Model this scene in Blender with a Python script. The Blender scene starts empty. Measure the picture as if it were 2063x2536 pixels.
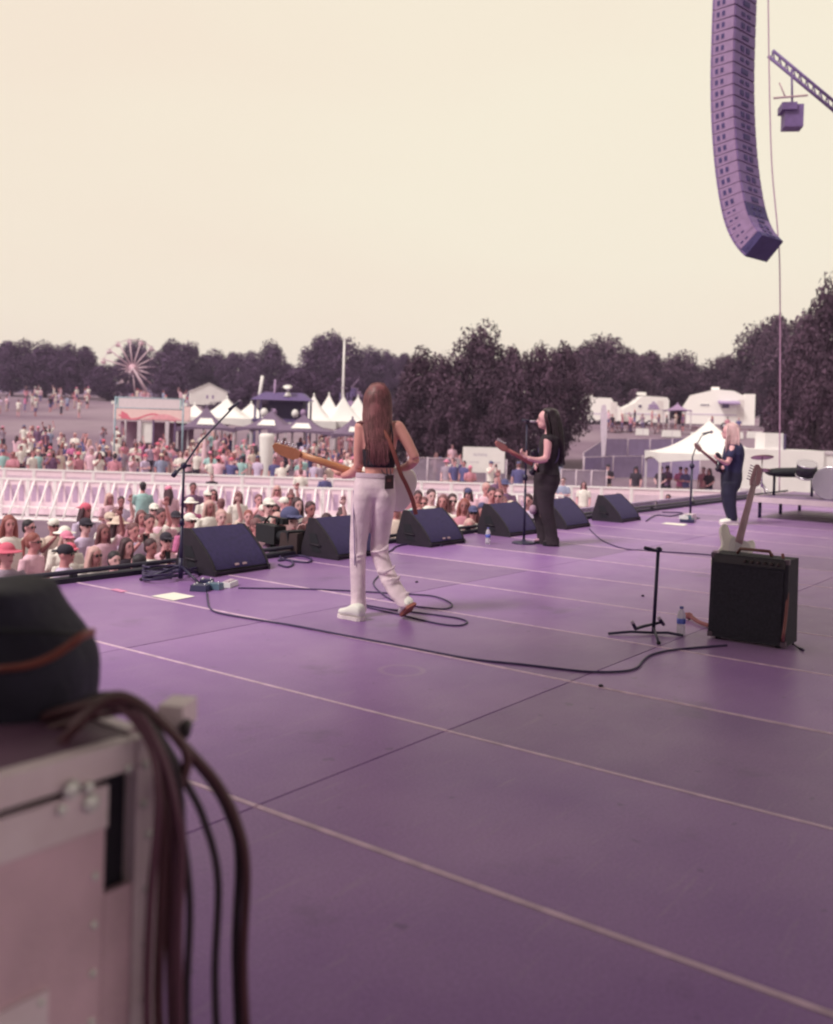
import bpy, math, random
from mathutils import Vector, Matrix, noise
random.seed(11)
SC = bpy.context.scene
COL = SC.collection
PI = math.pi

# ------------------------------------------------------------------ camera
H = 1.42                       # lens height above the stage floor (stage floor is z = 0)
F_PX, CX, CY = 2450.0, 1050.0, 1082.0        # lens in pixels of the 2063 x 2536 print
YAW, PITCH, ROLL = math.radians(36.6), -math.atan(27 / 2450.0), math.radians(1.75)
FWD = Vector((math.cos(YAW) * math.cos(PITCH), math.sin(YAW) * math.cos(PITCH), math.sin(PITCH)))
R0 = Vector((math.sin(YAW), -math.cos(YAW), 0.0))
U0 = R0.cross(FWD)
RIGHT = R0 * math.cos(ROLL) + U0 * math.sin(ROLL)
UP = U0 * math.cos(ROLL) - R0 * math.sin(ROLL)
AW = Vector((math.cos(YAW), math.sin(YAW), 0.0))          # level direction away from the lens
EYE = Vector((0, 0, H))
cam_d = bpy.data.cameras.new('camera')
cam = bpy.data.objects.new('camera', cam_d)
COL.objects.link(cam)
cam.matrix_world = Matrix(((RIGHT.x, UP.x, -FWD.x, EYE.x), (RIGHT.y, UP.y, -FWD.y, EYE.y),
                           (RIGHT.z, UP.z, -FWD.z, EYE.z), (0, 0, 0, 1)))
cam_d.sensor_fit = 'HORIZONTAL'
cam_d.sensor_width = 36.0
cam_d.lens = F_PX / 2063.0 * 36.0
cam_d.shift_x = (2063 / 2 - CX) / 2063.0
cam_d.shift_y = -(2536 / 2 - CY) / 2063.0
cam_d.clip_start, cam_d.clip_end = 0.05, 3000
cam_d.dof.use_dof = True
cam_d.dof.focus_distance = 7.6
cam_d.dof.aperture_fstop = 2.3
SC.camera = cam

# ------------------------------------------------------------------ sky, sun, exposure
SUN_EL, SUN_AZ = math.radians(50), math.radians(165)      # azimuth measured from +X towards +Y
W = bpy.data.worlds.new('World')
SC.world = W
W.use_nodes = True
nt = W.node_tree
nt.nodes.clear()
wo = nt.nodes.new('ShaderNodeOutputWorld')
bg = nt.nodes.new('ShaderNodeBackground')
sky = nt.nodes.new('ShaderNodeTexSky')
sky.sky_type = 'NISHITA'
sky.sun_disc = False
sky.sun_elevation = SUN_EL
sky.sun_rotation = math.radians(90) - SUN_AZ
tc = nt.nodes.new('ShaderNodeTexCoord')
mp = nt.nodes.new('ShaderNodeMapping')
mp.inputs['Scale'].default_value = (1.1, 1.1, 3.2)
nz = nt.nodes.new('ShaderNodeTexNoise')
nz.inputs['Scale'].default_value = 1.3
nz.inputs['Detail'].default_value = 3.0
cl = nt.nodes.new('ShaderNodeValToRGB')                    # thin even overcast, cream with faint rosy patches
cl.color_ramp.elements[0].position = 0.38
cl.color_ramp.elements[0].color = (7.65, 7.0, 5.6, 1)
cl.color_ramp.elements[1].position = 0.68
cl.color_ramp.elements[1].color = (7.55, 6.55, 5.3, 1)
mx = nt.nodes.new('ShaderNodeMix')
mx.data_type = 'RGBA'
mx.inputs[0].default_value = 0.975
nt.links.new(tc.outputs['Generated'], mp.inputs['Vector'])
nt.links.new(mp.outputs['Vector'], nz.inputs['Vector'])
nt.links.new(nz.outputs['Fac'], cl.inputs['Fac'])
nt.links.new(sky.outputs['Color'], mx.inputs[6])
nt.links.new(cl.outputs['Color'], mx.inputs[7])
nt.links.new(mx.outputs[2], bg.inputs['Color'])
bg.inputs['Strength'].default_value = 0.1
nt.links.new(bg.outputs['Background'], wo.inputs['Surface'])
sun_d = bpy.data.lights.new('sun', 'SUN')
sun_d.energy = 2.6
sun_d.angle = math.radians(16)
sun_d.color = (1.0, 0.93, 0.84)
sun = bpy.data.objects.new('sun', sun_d)
COL.objects.link(sun)
sun.rotation_euler = Vector((-math.cos(SUN_EL) * math.cos(SUN_AZ), -math.cos(SUN_EL) * math.sin(SUN_AZ),
                             -math.sin(SUN_EL))).to_track_quat('-Z', 'Y').to_euler()
sun.location = (0, 30, 60)
SC.view_settings.view_transform = 'Standard'
SC.view_settings.look = 'None'
SC.view_settings.exposure = 0.32
SC.view_settings.gamma = 1.0
SC.view_settings.use_curve_mapping = False
SC.render.engine = 'CYCLES'
SC.cycles.use_denoising = True
SC.cycles.max_bounces = 6
SC.cycles.transparent_max_bounces = 12
SC.cycles.pixel_filter_type = 'BLACKMAN_HARRIS'
SC.cycles.filter_width = 2.2

# ------------------------------------------------------------------ picking points in the place
def ray(px, py):
    return FWD + RIGHT * ((px - CX) / F_PX) - UP * ((py - CY) / F_PX)
def gp(px, py, z=0.0):
    d = ray(px, py)
    return EYE + d * ((z - H) / d.z)
def at(px, py, depth):
    return EYE + ray(px, py) * depth
def proj(p):
    v = Vector(p) - EYE
    z = v.dot(FWD)
    return CX + F_PX * v.dot(RIGHT) / z, CY - F_PX * v.dot(UP) / z, z
def vw(v, w, z=0.0):            # level coordinates: v metres ahead of the lens, w metres to its right
    return Vector((AW.x * v + R0.x * w, AW.y * v + R0.y * w, z))
def wpx(px, v):                 # lateral offset of a picture column at distance v
    return (px - CX) / F_PX * v

# ------------------------------------------------------------------ materials
LIGHT = (1.06, 0.97, 0.92)
def lin(c):
    c /= 255.0
    return c / 12.92 if c <= 0.04045 else ((c + 0.055) / 1.055) ** 2.4
def D(rgb, k=1.0):
    return tuple(min(0.9, lin(c) / l * k) for c, l in zip(rgb, LIGHT))
MATS = {}
def M(key, rgb, rough=0.6, metal=0.0, var=0.12, scale=6.0, bump=0.0, bscale=40.0, spec=0.4, k=1.0,
      isl=0.0, trans=0.0, alpha=None, sheen=0.0):
    if key in MATS:
        return MATS[key]
    m = bpy.data.materials.new(key)
    m.use_nodes = True
    n, l = m.node_tree.nodes, m.node_tree.links
    b = n['Principled BSDF']
    b.inputs['Roughness'].default_value = rough
    b.inputs['Metallic'].default_value = metal
    b.inputs['Specular IOR Level'].default_value = spec
    if sheen:
        b.inputs['Sheen Weight'].default_value = sheen
    base = D(rgb, k)
    t = n.new('ShaderNodeTexCoord')
    no = n.new('ShaderNodeTexNoise')
    no.inputs['Scale'].default_value = scale
    no.inputs['Detail'].default_value = 5
    l.new(t.outputs['Object'], no.inputs['Vector'])
    r = n.new('ShaderNodeValToRGB')
    r.color_ramp.elements[0].position = 0.3
    r.color_ramp.elements[1].position = 0.72
    r.color_ramp.elements[0].color = (*[c * (1 - var) for c in base], 1)
    r.color_ramp.elements[1].color = (*[min(0.95, c * (1 + var)) for c in base], 1)
    l.new(no.outputs['Fac'], r.inputs['Fac'])
    out = r.outputs['Color']
    if isl:
        g = n.new('ShaderNodeNewGeometry')
        hv = n.new('ShaderNodeHueSaturation')
        mr = n.new('ShaderNodeMapRange')
        mr.inputs['To Min'].default_value = 1 - isl
        mr.inputs['To Max'].default_value = 1 + isl
        l.new(g.outputs['Random Per Island'], mr.inputs['Value'])
        l.new(mr.outputs['Result'], hv.inputs['Value'])
        l.new(out, hv.inputs['Color'])
        out = hv.outputs['Color']
    l.new(out, b.inputs['Base Color'])
    if bump:
        n2 = n.new('ShaderNodeTexNoise')
        n2.inputs['Scale'].default_value = bscale
        n2.inputs['Detail'].default_value = 4
        l.new(t.outputs['Object'], n2.inputs['Vector'])
        bp = n.new('ShaderNodeBump')
        bp.inputs['Strength'].default_value = bump
        bp.inputs['Distance'].default_value = 0.02
        l.new(n2.outputs['Fac'], bp.inputs['Height'])
        l.new(bp.outputs['Normal'], b.inputs['Normal'])
    if trans:
        b.inputs['Transmission Weight'].default_value = trans
        b.inputs['IOR'].default_value = 1.2
    if alpha is not None:
        b.inputs['Alpha'].default_value = alpha
    MATS[key] = m
    return m

# ------------------------------------------------------------------ mesh builder
class MB:
    def __init__(self):
        self.v, self.f, self.s, self.mi = [], [], [], []
    def add(self, vs, fs, smooth=False, mi=0):
        o = len(self.v)
        self.v += [Vector(p) for p in vs]
        self.f += [tuple(i + o for i in f) for f in fs]
        self.s += [smooth] * len(fs)
        self.mi += [mi] * len(fs)
        return self
    def box(self, c, size, m=None, mi=0, taper=1.0):
        sx, sy, sz = [s / 2 for s in size]
        vs = []
        for z in (-1, 1):
            t = taper if z > 0 else 1.0
            for x, y in ((-1, -1), (1, -1), (1, 1), (-1, 1)):
                p = Vector((x * sx * t, y * sy * t, z * sz))
                if m is not None:
                    p = m @ p
                vs.append(p + Vector(c))
        return self.add(vs, [(3, 2, 1, 0), (4, 5, 6, 7), (0, 1, 5, 4), (1, 2, 6, 5), (2, 3, 7, 6), (3, 0, 4, 7)], False, mi)
    def tube(self, pts, r, seg=8, mi=0, cap=True, flat=1.0, side=None):
        pts = [Vector(p) for p in pts]
        n = len(pts)
        rs = list(r) if isinstance(r, (list, tuple)) else [r] * n
        vs, fs = [], []
        prev = None
        for i in range(n):
            t = (pts[min(i + 1, n - 1)] - pts[max(i - 1, 0)])
            if t.length < 1e-9:
                t = Vector((0, 0, 1))
            t.normalize()
            if prev is None:
                a = Vector(side) if side is not None else (Vector((0, 0, 1)) if abs(t.z) < 0.9 else Vector((1, 0, 0)))
            else:
                a = prev
            a = a - t * a.dot(t)
            if a.length < 1e-6:
                a = t.orthogonal()
            a.normalize()
            prev = a
            b = t.cross(a)
            for k in range(seg):
                an = 2 * PI * k / seg
                vs.append(pts[i] + a * (math.cos(an) * rs[i]) + b * (math.sin(an) * rs[i] * flat))
        for i in range(n - 1):
            for k in range(seg):
                k2 = (k + 1) % seg
                fs.append((i * seg + k, i * seg + k2, (i + 1) * seg + k2, (i + 1) * seg + k))
        if cap:
            fs.append(tuple(reversed(range(seg))))
            fs.append(tuple((n - 1) * seg + k for k in range(seg)))
        return self.add(vs, fs, True, mi)
    def loft(self, rings, mi=0, cap=True, smooth=True):
        n = len(rings[0])
        vs, fs = [], []
        for r in rings:
            vs += r
        for i in range(len(rings) - 1):
            for k in range(n):
                k2 = (k + 1) % n
                fs.append((i * n + k, i * n + k2, (i + 1) * n + k2, (i + 1) * n + k))
        if cap:
            fs.append(tuple(reversed(range(n))))
            fs.append(tuple((len(rings) - 1) * n + k for k in range(n)))
        return self.add(vs, fs, smooth, mi)
    def ell(self, c, r, m=None, mi=0, nu=14, nv=8):
        c = Vector(c)
        vs, fs = [], []
        for j in range(1, nv):
            th = PI * j / nv
            for i in range(nu):
                ph = 2 * PI * i / nu
                p = Vector((r[0] * math.sin(th) * math.cos(ph), r[1] * math.sin(th) * math.sin(ph), r[2] * math.cos(th)))
                vs.append(c + (m @ p if m is not None else p))
        top, bot = Vector((0, 0, r[2])), Vector((0, 0, -r[2]))
        vs += [c + (m @ top if m is not None else top), c + (m @ bot if m is not None else bot)]
        for j in range(nv - 2):
            for i in range(nu):
                i2 = (i + 1) % nu
                fs.append((j * nu + i, (j + 1) * nu + i, (j + 1) * nu + i2, j * nu + i2))
        t, b = len(vs) - 2, len(vs) - 1
        for i in range(nu):
            i2 = (i + 1) % nu
            fs.append((t, i, i2))
            fs.append((b, (nv - 2) * nu + i2, (nv - 2) * nu + i))
        return self.add(vs, fs, True, mi)
    def lathe(self, prof, o, m=None, seg=20, mi=0):
        rings = []
        for r, z in prof:
            ring = []
            for k in range(seg):
                a = 2 * PI * k / seg
                p = Vector((r * math.cos(a), r * math.sin(a), z))
                ring.append((m @ p if m is not None else p) + Vector(o))
            rings.append(ring)
        return self.loft(rings, mi)
    def prism(self, poly, vec, mi=0, smooth=False):          # polygon (3-D points) extruded by vec
        poly = [Vector(p) for p in poly]
        n = len(poly)
        vs = poly + [p + Vector(vec) for p in poly]
        fs = [tuple(range(n)), tuple(reversed(range(n, 2 * n)))]
        for i in range(n):
            j = (i + 1) % n
            fs.append((j, i, n + i, n + j))
        return self.add(vs, fs, smooth, mi)
    def mesh(self, name, org=None):
        me = bpy.data.meshes.new(name)
        o = Vector(org) if org is not None else Vector((0, 0, 0))
        me.from_pydata([tuple(p - o) for p in self.v], [], self.f)
        me.polygons.foreach_set('use_smooth', self.s)
        me.polygons.foreach_set('material_index', self.mi)
        me.update()
        return me
    def build(self, name, mat, parent=None, world=True):
        org = parent.location if (parent is not None and world) else None
        if parent is not None and parent.parent is not None and world:
            org = parent.parent.location
        return link(name, self.mesh(name, org), mat, parent)

def link(name, me, mat, parent=None):
    o = bpy.data.objects.new(name, me)
    COL.objects.link(o)
    ms = mat if isinstance(mat, (list, tuple)) else [mat]
    if len(me.materials) == 0:
        for m in ms:
            me.materials.append(m)
    if parent is not None:
        o.parent = parent
    return o
def tag(o, label=None, cat=None, group=None, kind=None):
    if label: o['label'] = label
    if cat: o['category'] = cat
    if group: o['group'] = group
    if kind: o['kind'] = kind
    return o
def thing(name, label, cat, loc=(0, 0, 0), group=None, rz=0.0):
    o = bpy.data.objects.new(name, None)
    o.empty_display_size = 0.2
    COL.objects.link(o)
    o.location = loc
    o.rotation_euler = (0, 0, rz)
    return tag(o, label, cat, group)
def copy_tree(o, parent=None):
    c = o.copy()
    COL.objects.link(c)
    c.parent = parent
    for ch in o.children:
        copy_tree(ch, c)
    return c
def remesh(mb, voxel, smooth=4, org=None, dec=None):           # one continuous skin over overlapping forms
    o = bpy.data.objects.new('tmp', mb.mesh('tmp', org))
    COL.objects.link(o)
    r = o.modifiers.new('r', 'REMESH')
    r.mode = 'VOXEL'
    r.voxel_size = voxel
    r.use_smooth_shade = True
    if smooth:
        s = o.modifiers.new('s', 'SMOOTH')
        s.factor = 0.5
        s.iterations = smooth
    if dec:
        d = o.modifiers.new('d', 'DECIMATE')
        d.ratio = dec
    bpy.context.view_layer.update()
    me = bpy.data.meshes.new_from_object(o.evaluated_get(bpy.context.evaluated_depsgraph_get()))
    me.materials.clear()
    old = o.data
    bpy.data.objects.remove(o)
    bpy.data.meshes.remove(old)
    me.polygons.foreach_set('use_smooth', [True] * len(me.polygons))
    return me
def merged(me, mb, org=None):                                  # append loose small features to a remeshed skin
    b = MB()
    b.v = [v.co.copy() for v in me.vertices]
    b.f = [tuple(p.vertices) for p in me.polygons]
    b.s = [True] * len(b.f)
    b.mi = [0] * len(b.f)
    o = Vector(org) if org is not None else Vector((0, 0, 0))
    k = len(b.v)
    b.v += [p - o for p in mb.v]
    b.f += [tuple(i + k for i in f) for f in mb.f]
    b.s += mb.s
    b.mi += mb.mi
    return b.mesh('skin')
def catmull(pts, n=8):
    pts = [Vector(p) for p in pts]
    P = [pts[0]] + pts + [pts[-1]]
    out = []
    for i in range(1, len(P) - 2):
        for k in range(n):
            t = k / n
            a, b, c, d = P[i - 1], P[i], P[i + 1], P[i + 2]
            out.append(0.5 * ((2 * b) + (c - a) * t + (2 * a - 5 * b + 4 * c - d) * t * t + (3 * b - a - 3 * c + d) * t ** 3))
    out.append(pts[-1])
    return out
def ring(c, a, b, n=18, e=2.0):                                # superellipse ring round c with half axes a, b
    out = []
    for k in range(n):
        t = 2 * PI * k / n
        ct, st = math.cos(t), math.sin(t)
        out.append(Vector(c) + Vector(a) * (math.copysign(abs(ct) ** (2 / e), ct)) + Vector(b) * (math.copysign(abs(st) ** (2 / e), st)))
    return out

# ------------------------------------------------------------------ ground
GZ = -1.8
def lerp_prof(prof, v):
    if v <= prof[0][0]:
        return prof[0][1]
    for (a, x), (b, y) in zip(prof, prof[1:]):
        if v <= b:
            t = (v - a) / (b - a)
            t = t * t * (3 - 2 * t)
            return x + (y - x) * t
    return prof[-1][1]
PL = [(43, -1.8), (66, -1.0), (92, 0.9), (126, 3.2), (175, 5.0), (320, 8.0), (700, 11.0)]
PR = [(42, -1.8), (60, -1.35), (76, -0.55), (86, 0.55), (93, 1.25), (106, 2.1), (130, 2.7), (175, 4.2), (320, 8.0), (700, 11.0)]
def zt(v, w):
    a = w / max(v, 20.0)
    s = min(1.0, max(0.0, (a + 0.04) / 0.18))
    s = s * s * (3 - 2 * s)
    z = lerp_prof(PL, v) * (1 - s) + lerp_prof(PR, v) * s
    if v > 46:
        z += 0.12 * noise.noise(Vector((v * 0.08, w * 0.08, 0)))
    return z
def gvw(v, w, dz=0.0):
    return vw(v, w, zt(v, w) + dz)
def field(px, v, dz=0.0):
    return gvw(v, wpx(px, v), dz)

def ground_mat():
    m = M('grass_ground', (134, 108, 122), rough=0.95, var=0.16, scale=0.35, bump=0.5, bscale=6.0, spec=0.1)
    n, l = m.node_tree.nodes, m.node_tree.links
    b = n['Principled BSDF']
    t = n.new('ShaderNodeTexCoord')
    q = n.new('ShaderNodeTexNoise')
    q.inputs['Scale'].default_value = 0.06
    q.inputs['Detail'].default_value = 6
    l.new(t.outputs['Object'], q.inputs['Vector'])
    r = n.new('ShaderNodeValToRGB')
    r.color_ramp.elements[0].position = 0.42
    r.color_ramp.elements[1].position = 0.6
    r.color_ramp.elements[0].color = (*D((112, 88, 106)), 1)
    r.color_ramp.elements[1].color = (*D((146, 124, 134)), 1)
    l.new(q.outputs['Fac'], r.inputs['Fac'])
    mxx = n.new('ShaderNodeMix')
    mxx.data_type = 'RGBA'
    mxx.inputs[0].default_value = 0.55
    src = b.inputs['Base Color'].links[0].from_socket
    l.new(src, mxx.inputs[6])
    l.new(r.outputs['Color'], mxx.inputs[7])
    l.new(mxx.outputs[2], b.inputs['Base Color'])
    return m
vs_rows = [-120, -60, -30, -10, 0, 8, 16, 24, 32, 38, 42] + [44 + 3 * i for i in range(40)] + [175, 195, 220, 260, 320, 400, 520, 700]
As = [-1.7 + 3.4 * i / 110 for i in range(111)]
g = MB()
vs, fs = [], []
for v in vs_rows:
    for a in As:
        w = a * (abs(v) + 45)
        vs.append(vw(v, w, zt(v, w)))
nA = len(As)
for i in range(len(vs_rows) - 1):
    for k in range(nA - 1):
        fs.append((i * nA + k, i * nA + k + 1, (i + 1) * nA + k + 1, (i + 1) * nA + k))
g.add(vs, fs, True)
tag(g.build('ground', ground_mat()), kind='structure')

# ------------------------------------------------------------------ stage
STX0, STP, STYF, STL = 2.575, 1.215, 7.47, 2.42     # first long seam, deck width, front edge, deck length
black_skirt = M('stage_skirt', (48, 42, 60), rough=0.85, var=0.2)
RINGC = gp(995, 1660)
def deck_mat():
    m = bpy.data.materials.new('stage_deck')
    m.use_nodes = True
    n, l = m.node_tree.nodes, m.node_tree.links
    b = n['Principled BSDF']
    t = n.new('ShaderNodeTexCoord')
    gm = n.new('ShaderNodeNewGeometry')
    oi = n.new('ShaderNodeObjectInfo')
    def noi(scale, det, vec, rough=0.55):
        q = n.new('ShaderNodeTexNoise')
        q.inputs['Scale'].default_value = scale
        q.inputs['Detail'].default_value = det
        q.inputs['Roughness'].default_value = rough
        l.new(vec, q.inputs['Vector'])
        return q.outputs['Fac']
    def ramp(f, p0, c0, p1, c1):
        r = n.new('ShaderNodeValToRGB')
        r.color_ramp.elements[0].position = p0
        r.color_ramp.elements[1].position = p1
        r.color_ramp.elements[0].color = (*c0, 1)
        r.color_ramp.elements[1].color = (*c1, 1)
        l.new(f, r.inputs['Fac'])
        return r.outputs['Color']
    def mix(kind, fac, a, c):
        x = n.new('ShaderNodeMix')
        x.data_type = 'RGBA'
        x.blend_type = kind
        if isinstance(fac, float):
            x.inputs[0].default_value = fac
        else:
            l.new(fac, x.inputs[0])
        l.new(a, x.inputs[6])
        if isinstance(c, tuple):
            x.inputs[7].default_value = (*c, 1)
        else:
            l.new(c, x.inputs[7])
        return x.outputs[2]
    P = gm.outputs['Position']
    base = ramp(noi(0.8, 6, P), 0.3, (0.222, 0.093, 0.350), 0.72, (0.320, 0.162, 0.430))
    fine = ramp(noi(90.0, 3, P), 0.35, (0.86, 0.86, 0.86), 0.7, (1.1, 1.1, 1.1))
    base = mix('MULTIPLY', 1.0, base, fine)
    per = n.new('ShaderNodeMapRange')                     # each deck has aged a little differently
    per.inputs['To Min'].default_value = 0.76
    per.inputs['To Max'].default_value = 1.16
    l.new(oi.outputs['Random'], per.inputs['Value'])
    cc = n.new('ShaderNodeCombineColor')
    for i in range(3):
        l.new(per.outputs['Result'], cc.inputs[i])
    base = mix('MULTIPLY', 1.0, base, cc.outputs['Color'])
    mp_ = n.new('ShaderNodeMapping')
    mp_.inputs['Rotation'].default_value = (0, 0, 0.5)
    mp_.inputs['Scale'].default_value = (0.8, 9.0, 1)
    l.new(P, mp_.inputs['Vector'])
    sc = n.new('ShaderNodeMath')                          # scuffs and dust
    sc.operation = 'MULTIPLY'
    l.new(ramp(noi(2.6, 8, mp_.outputs['Vector'], 0.7), 0.58, (0, 0, 0), 0.78, (1, 1, 1)), sc.inputs[0])
    sc.inputs[1].default_value = 0.5
    base = mix('MIX', sc.outputs[0], base, (0.42, 0.31, 0.40))
    st = n.new('ShaderNodeMath')                          # darker worn stains
    st.operation = 'MULTIPLY'
    l.new(ramp(noi(1.7, 6, P, 0.65), 0.6, (0, 0, 0), 0.75, (1, 1, 1)), st.inputs[0])
    st.inputs[1].default_value = 0.5
    base = mix('MIX', st.outputs[0], base, (0.09, 0.055, 0.14))
    sx = n.new('ShaderNodeVectorMath')                    # pale worn ring where a drum mat stood
    sx.operation = 'DISTANCE'
    sx.inputs[1].default_value = (RINGC.x, RINGC.y, 0)
    l.new(P, sx.inputs[0])
    rg = n.new('ShaderNodeValToRGB')
    for pos, c_ in ((0.10, 0), (0.118, .3), (0.13, .3), (0.15, 0)):
        e_ = rg.color_ramp.elements.new(pos)
        e_.color = (c_, c_, c_, 1)
    rg.color_ramp.elements.remove(rg.color_ramp.elements[0])
    rg.color_ramp.elements.remove(rg.color_ramp.elements[-1])
    l.new(sx.outputs['Value'], rg.inputs['Fac'])
    base = mix('MIX', rg.outputs['Color'], base, (0.42, 0.31, 0.40))
    mp2 = n.new('ShaderNodeMapping')                      # fine drag scratches the other way
    mp2.inputs['Rotation'].default_value = (0, 0, -0.9)
    mp2.inputs['Scale'].default_value = (0.6, 26.0, 1)
    l.new(P, mp2.inputs['Vector'])
    s2 = n.new('ShaderNodeMath')
    s2.operation = 'MULTIPLY'
    l.new(ramp(noi(1.9, 5, mp2.outputs['Vector'], 0.6), 0.66, (0, 0, 0), 0.74, (1, 1, 1)), s2.inputs[0])
    s2.inputs[1].default_value = 0.28
    base = mix('MIX', s2.outputs[0], base, (0.45, 0.33, 0.45))
    dk = n.new('ShaderNodeMath')                          # small dropped spots
    dk.operation = 'MULTIPLY'
    l.new(ramp(noi(11.0, 2, P, 0.4), 0.72, (0, 0, 0), 0.76, (1, 1, 1)), dk.inputs[0])
    dk.inputs[1].default_value = 0.4
    base = mix('MIX', dk.outputs[0], base, (0.07, 0.04, 0.12))
    l.new(base, b.inputs['Base Color'])
    rr = n.new('ShaderNodeMapRange')
    rr.inputs['To Min'].default_value = 0.27
    rr.inputs['To Max'].default_value = 0.46
    l.new(noi(3.5, 5, P), rr.inputs['Value'])
    l.new(rr.outputs['Result'], b.inputs['Roughness'])
    b.inputs['Specular IOR Level'].default_value = 0.16
    b.inputs['Sheen Weight'].default_value = 0.16      # dust-like sheen, added to pale the far floor as sky reflection would
    b.inputs['Sheen Roughness'].default_value = 0.35
    b.inputs['Sheen Tint'].default_value = (1.0, 0.86, 0.84, 1)
    bp = n.new('ShaderNodeBump')
    bp.inputs['Strength'].default_value = 0.25
    bp.inputs['Distance'].default_value = 0.004
    l.new(noi(55.0, 4, P), bp.inputs['Height'])
    l.new(bp.outputs['Normal'], b.inputs['Normal'])
    return m
DECK = deck_mat()
TRIM = M('worn_aluminium_edge', (222, 182, 204), rough=0.5, metal=0.0, var=0.22, scale=9)
sl = MB()
sl.box((11.0, 1.05, -0.95), (29.4, 12.8, 1.7), taper=1.0)
stage = tag(sl.build('stage_floor', black_skirt), kind='structure')
dm = MB()
w2, l2, b_ = STP / 2 - 0.0125, STL / 2 - 0.004, 0.006
prof = [(-w2, -0.04), (-w2, -b_), (-w2 + b_, 0), (w2 - b_, 0), (w2, -b_), (w2, -0.04)]
dm.prism([Vector((x, -l2, z)) for x, z in prof][::-1], (0, 2 * l2, 0))
deck_me = dm.mesh('deck_panel')
deck_me.materials.append(DECK)
tm = MB()
tm.box((0, 0, -0.019), (0.0105, 2 * l2, 0.041))
trim_me = tm.mesh('edge_trim')
trim_me.materials.append(TRIM)
rnd = random.Random(3)
for k in range(-4, 19):
    for j in range(0, 5):
        cx = STX0 + STP * (k + 0.5)
        cy = STYF - STL * (j + 0.5)
        if cx > 25 or (k < -2 and j > 3):
            continue
        d = link('deck_panel', deck_me, DECK, stage)
        d.location = (cx, cy, rnd.uniform(-0.0012, 0.0012))
        for s in (-1, 1):
            t = link('edge_trim', trim_me, TRIM, d)
            t.location = (s * (w2 + 0.0062), 0, 0)
rail = thing('stage_edge_rail', 'low black kick rail running along the front edge of the stage', 'rail', (11, 7.36, 0))
r = MB()
r.box((11.0, 7.40, 0.022), (28.6, 0.12, 0.04))
r.build('kick_board', M('black_rubber', (46, 40, 56), rough=0.8), rail)
r = MB()
r.tube([(-3.3, 7.39, 0.085), (25.2, 7.39, 0.085)], 0.022, 8)
r.build('pipe', M('black_pipe', (50, 44, 60), rough=0.5), rail)
for i in range(15):
    r = MB()
    r.box((-3 + 2 * i, 7.39, 0.055), (0.05, 0.05, 0.03))
    r.build('bracket', MATS['black_pipe'], rail)

# unseen stage roof and towers, added and sized to shade the near floor
roof = thing('shade_roof', 'unseen flat black stage roof on lattice towers, added to shade the near floor', 'roof', (0, -1.5, 0))
black_metal = M('black_metal', (50, 44, 58), rough=0.55, var=0.15)
r = MB()
r.box((2.0, -1.8, 8.2), (20.0, 15.0, 0.5))
r.build('canopy', M('roof_skin', (70, 60, 80), rough=0.9), roof)
for x, y in ((-7.0, -8.8), (8.5, -8.8), (-7.0, 4.6)):
    r = MB()
    for sx in (-0.2, 0.2):
        for sy in (-0.2, 0.2):
            r.tube([(x + sx, y + sy, GZ), (x + sx, y + sy, 7.9)], 0.03, 6)
    for k_ in range(18):
        z = GZ + 0.5 * k_
        r.tube([(x - 0.2, y - 0.2, z), (x + 0.2, y - 0.2, z + 0.5)], 0.015, 4)
        r.tube([(x - 0.2, y + 0.2, z + 0.5), (x + 0.2, y + 0.2, z)], 0.015, 4)
    r.build('tower', black_metal, roof)

for yy in range(8):                                          # unseen black side drapes, added to darken the near floor
    r = MB()
    y0 = -8.6 + yy * 1.45
    pts_ = [Vector((-7.75 + .10 * math.sin(k * 1.9), y0 + 1.4 * k / 16, 0)) for k in range(17)]
    r.add([p + Vector((0, 0, z)) for z in (0.02, 7.9) for p in pts_], [(k, k + 1, 18 + k, 17 + k) for k in range(16)], True)
    r.build('shade_drape', M('drape_black', (44, 38, 48), rough=.95), roof)

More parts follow.
